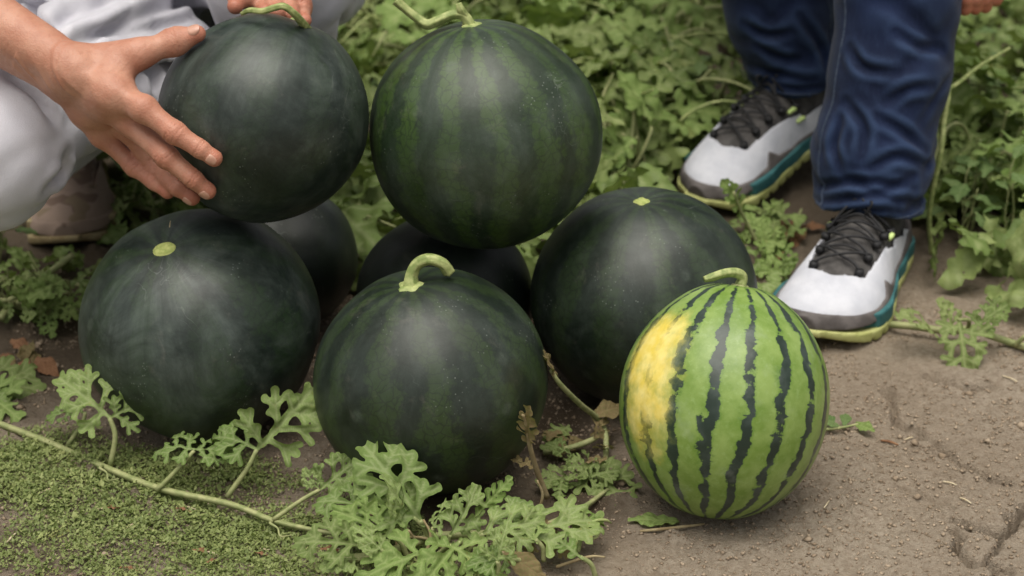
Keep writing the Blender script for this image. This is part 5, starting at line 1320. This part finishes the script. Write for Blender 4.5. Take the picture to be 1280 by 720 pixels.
def crumbs():
    rg = np.random.default_rng(5); n = 45000
    x = rg.uniform(-0.62, 0.66, n); y = rg.uniform(1.55, 2.40, n); s = 0.0007+0.0026*rg.random(n)**4
    big = rg.random(n) < 0.006; s[big] = rg.uniform(0.0025, 0.007, big.sum())
    k = fbm(x*9, y*9, 0, 3, 8) > -0.25; x, y, s = x[k], y[k], s[k]; n = len(x)
    b = np.array([[1, 0, 0], [-1, 0, 0], [0, 1, 0], [0, -1, 0], [0, 0, 1], [0, 0, -1]], float); f = np.array([[0, 2, 4], [2, 1, 4], [1, 3, 4], [3, 0, 4], [2, 0, 5], [1, 2, 5], [3, 1, 5], [0, 3, 5]])
    V = b[None]*s[:, None, None]*rg.uniform(0.55, 1.25, (n, 6, 1))*np.array([1, 1, 0.7])+rg.normal(0, 0.15, (n, 6, 3))*s[:, None, None]
    V = V+np.stack([x, y, gh(x, y)+s*0.25], 1)[:, None]
    F = (f[None]+6*np.arange(n)[:, None, None]).reshape(-1, 3)
    o = link('soil_crumbs', mesh('soil_crumbs', V.reshape(-1, 3), F, smooth=True, mats=[M_GRIT])); tag(o, 'loose crumbs of soil strewn over the ground', None, None, 'stuff')
crumbs()
def straw(px, py, ang, L, r=0.0011, m=M_STRAW, label=None, cat='straw', group=None, name='straw_scrap'):
    c = Pz(px, py, 0.003); c[2] = gh(c[0], c[1])+r+0.0015; d = np.array([math.cos(ang), math.sin(ang), 0])*L/2
    a, b = c-d, c+d; a[2] = gh(a[0], a[1])+r+0.001; b[2] = gh(b[0], b[1])+r+0.001; k = (a+b)/2+np.array([0.0004, 0.0004, 0.0006]); k[2] = max(c[2], k[2])
    v, f = tube([a, k, b], [r*0.8, r, r*0.7], 5, 4); o = link(name, mesh(name, (v-c)*1.0, f, mats=[m]), None, c); tag(o, label, cat, group); return o
SL = 'short pale straw scrap lying on the bare soil near the crack'
for px_, py_, an, L in ((1187, 607, -0.5, 0.015), (1206, 632, -1.0, 0.017), (1033, 633, 1.1, 0.016), (1262, 478, -0.7, 0.02), (1220, 590, -0.5, 0.01), (1136, 550, 0.3, 0.01)):
    straw(px_, py_, an, L, 0.0010, M_STRAW, SL, 'straw', 'straw scraps on the bare soil')
SW = 'short dry stalk lying in the mat of tiny weeds'
for px_, py_, an, L in ((163, 660, 1.2, 0.028), (60, 622, 0.9, 0.022), (210, 680, 0.4, 0.026), (318, 684, 0.05, 0.03), (15, 680, 1.3, 0.02), (265, 690, 2.4, 0.022), (130, 640, 0.2, 0.02), (235, 632, -0.2, 0.02)):
    straw(px_, py_, an, L, 0.0012, M_STRAW, SW, 'stalk', 'dry stalks in the weed mat', 'dry_stalk')
SB = 'small brown dead leaf fragment in the mat of tiny weeds'
for i, (px_, py_, an) in enumerate(((220, 634, 0.1), (240, 682, 0.4), (318, 686, 0.1), (130, 638, 0.8), (150, 712, 0.2), (400, 680, 0.3), (258, 700, 1.0), (440, 690, 0.7))):
    c = Pz(px_, py_, 0.008); c[2] = gh(c[0], c[1])+0.006; L = RNG.uniform(0.012, 0.026)
    lf = place_leaf(None, (0, 0, 0), c, c+L*np.array([math.cos(an), math.sin(an)*0.5, 0.1]), RNG.uniform(-.5, .5), 'oval', M_BROWN, 73, 0.6, up=(0, 0, 1), wscale=0.6); lf.name = 'dead_leaf'; tag(lf, SB, 'dead leaf', 'dead leaf fragments in the weed mat')
straw(1112, 553, -0.75, 0.022, 0.0016, M_BROWN, 'dark thin twig lying on the soil beyond the tiny sprig', 'twig', None, 'dark_twig')
c8 = Q(22, 440, 0); v8 = empty('dead_leaf_clump', c8); tag(v8, 'crumpled clump of brown dead leaves on the shade-darkened soil below the spotted shoe', 'dead leaves')
for k in range(7):
    a = RNG.uniform([-10, 425], [45, 450]); b = a+RNG.uniform([-26, -14], [26, 14]); place_leaf(v8, c8, Q(*a, 0.008), Q(*b, RNG.uniform(0.012, 0.03)), RNG.uniform(-.8, .8), 'oval', M_DRY if k % 2 else M_BROWN, 54 if k % 2 else 73, 0.5 if k % 2 else 0.6, wscale=0.8)
c9 = Q(970, 292, 0); v9 = empty('dead_leaf_clump', c9); tag(v9, 'rusty brown dead leaves on the ground between the two white shoes', 'dead leaves')
for k in range(10):
    a = RNG.uniform([955, 275], [1005, 315]); b = a+RNG.uniform([-28, -14], [28, 14]); place_leaf(v9, c9, Q(*a, 0.008), Q(*b, RNG.uniform(0.012, 0.03)), RNG.uniform(-.8, .8), 'oval', M_BROWN, 73, 0.6, wscale=0.8)
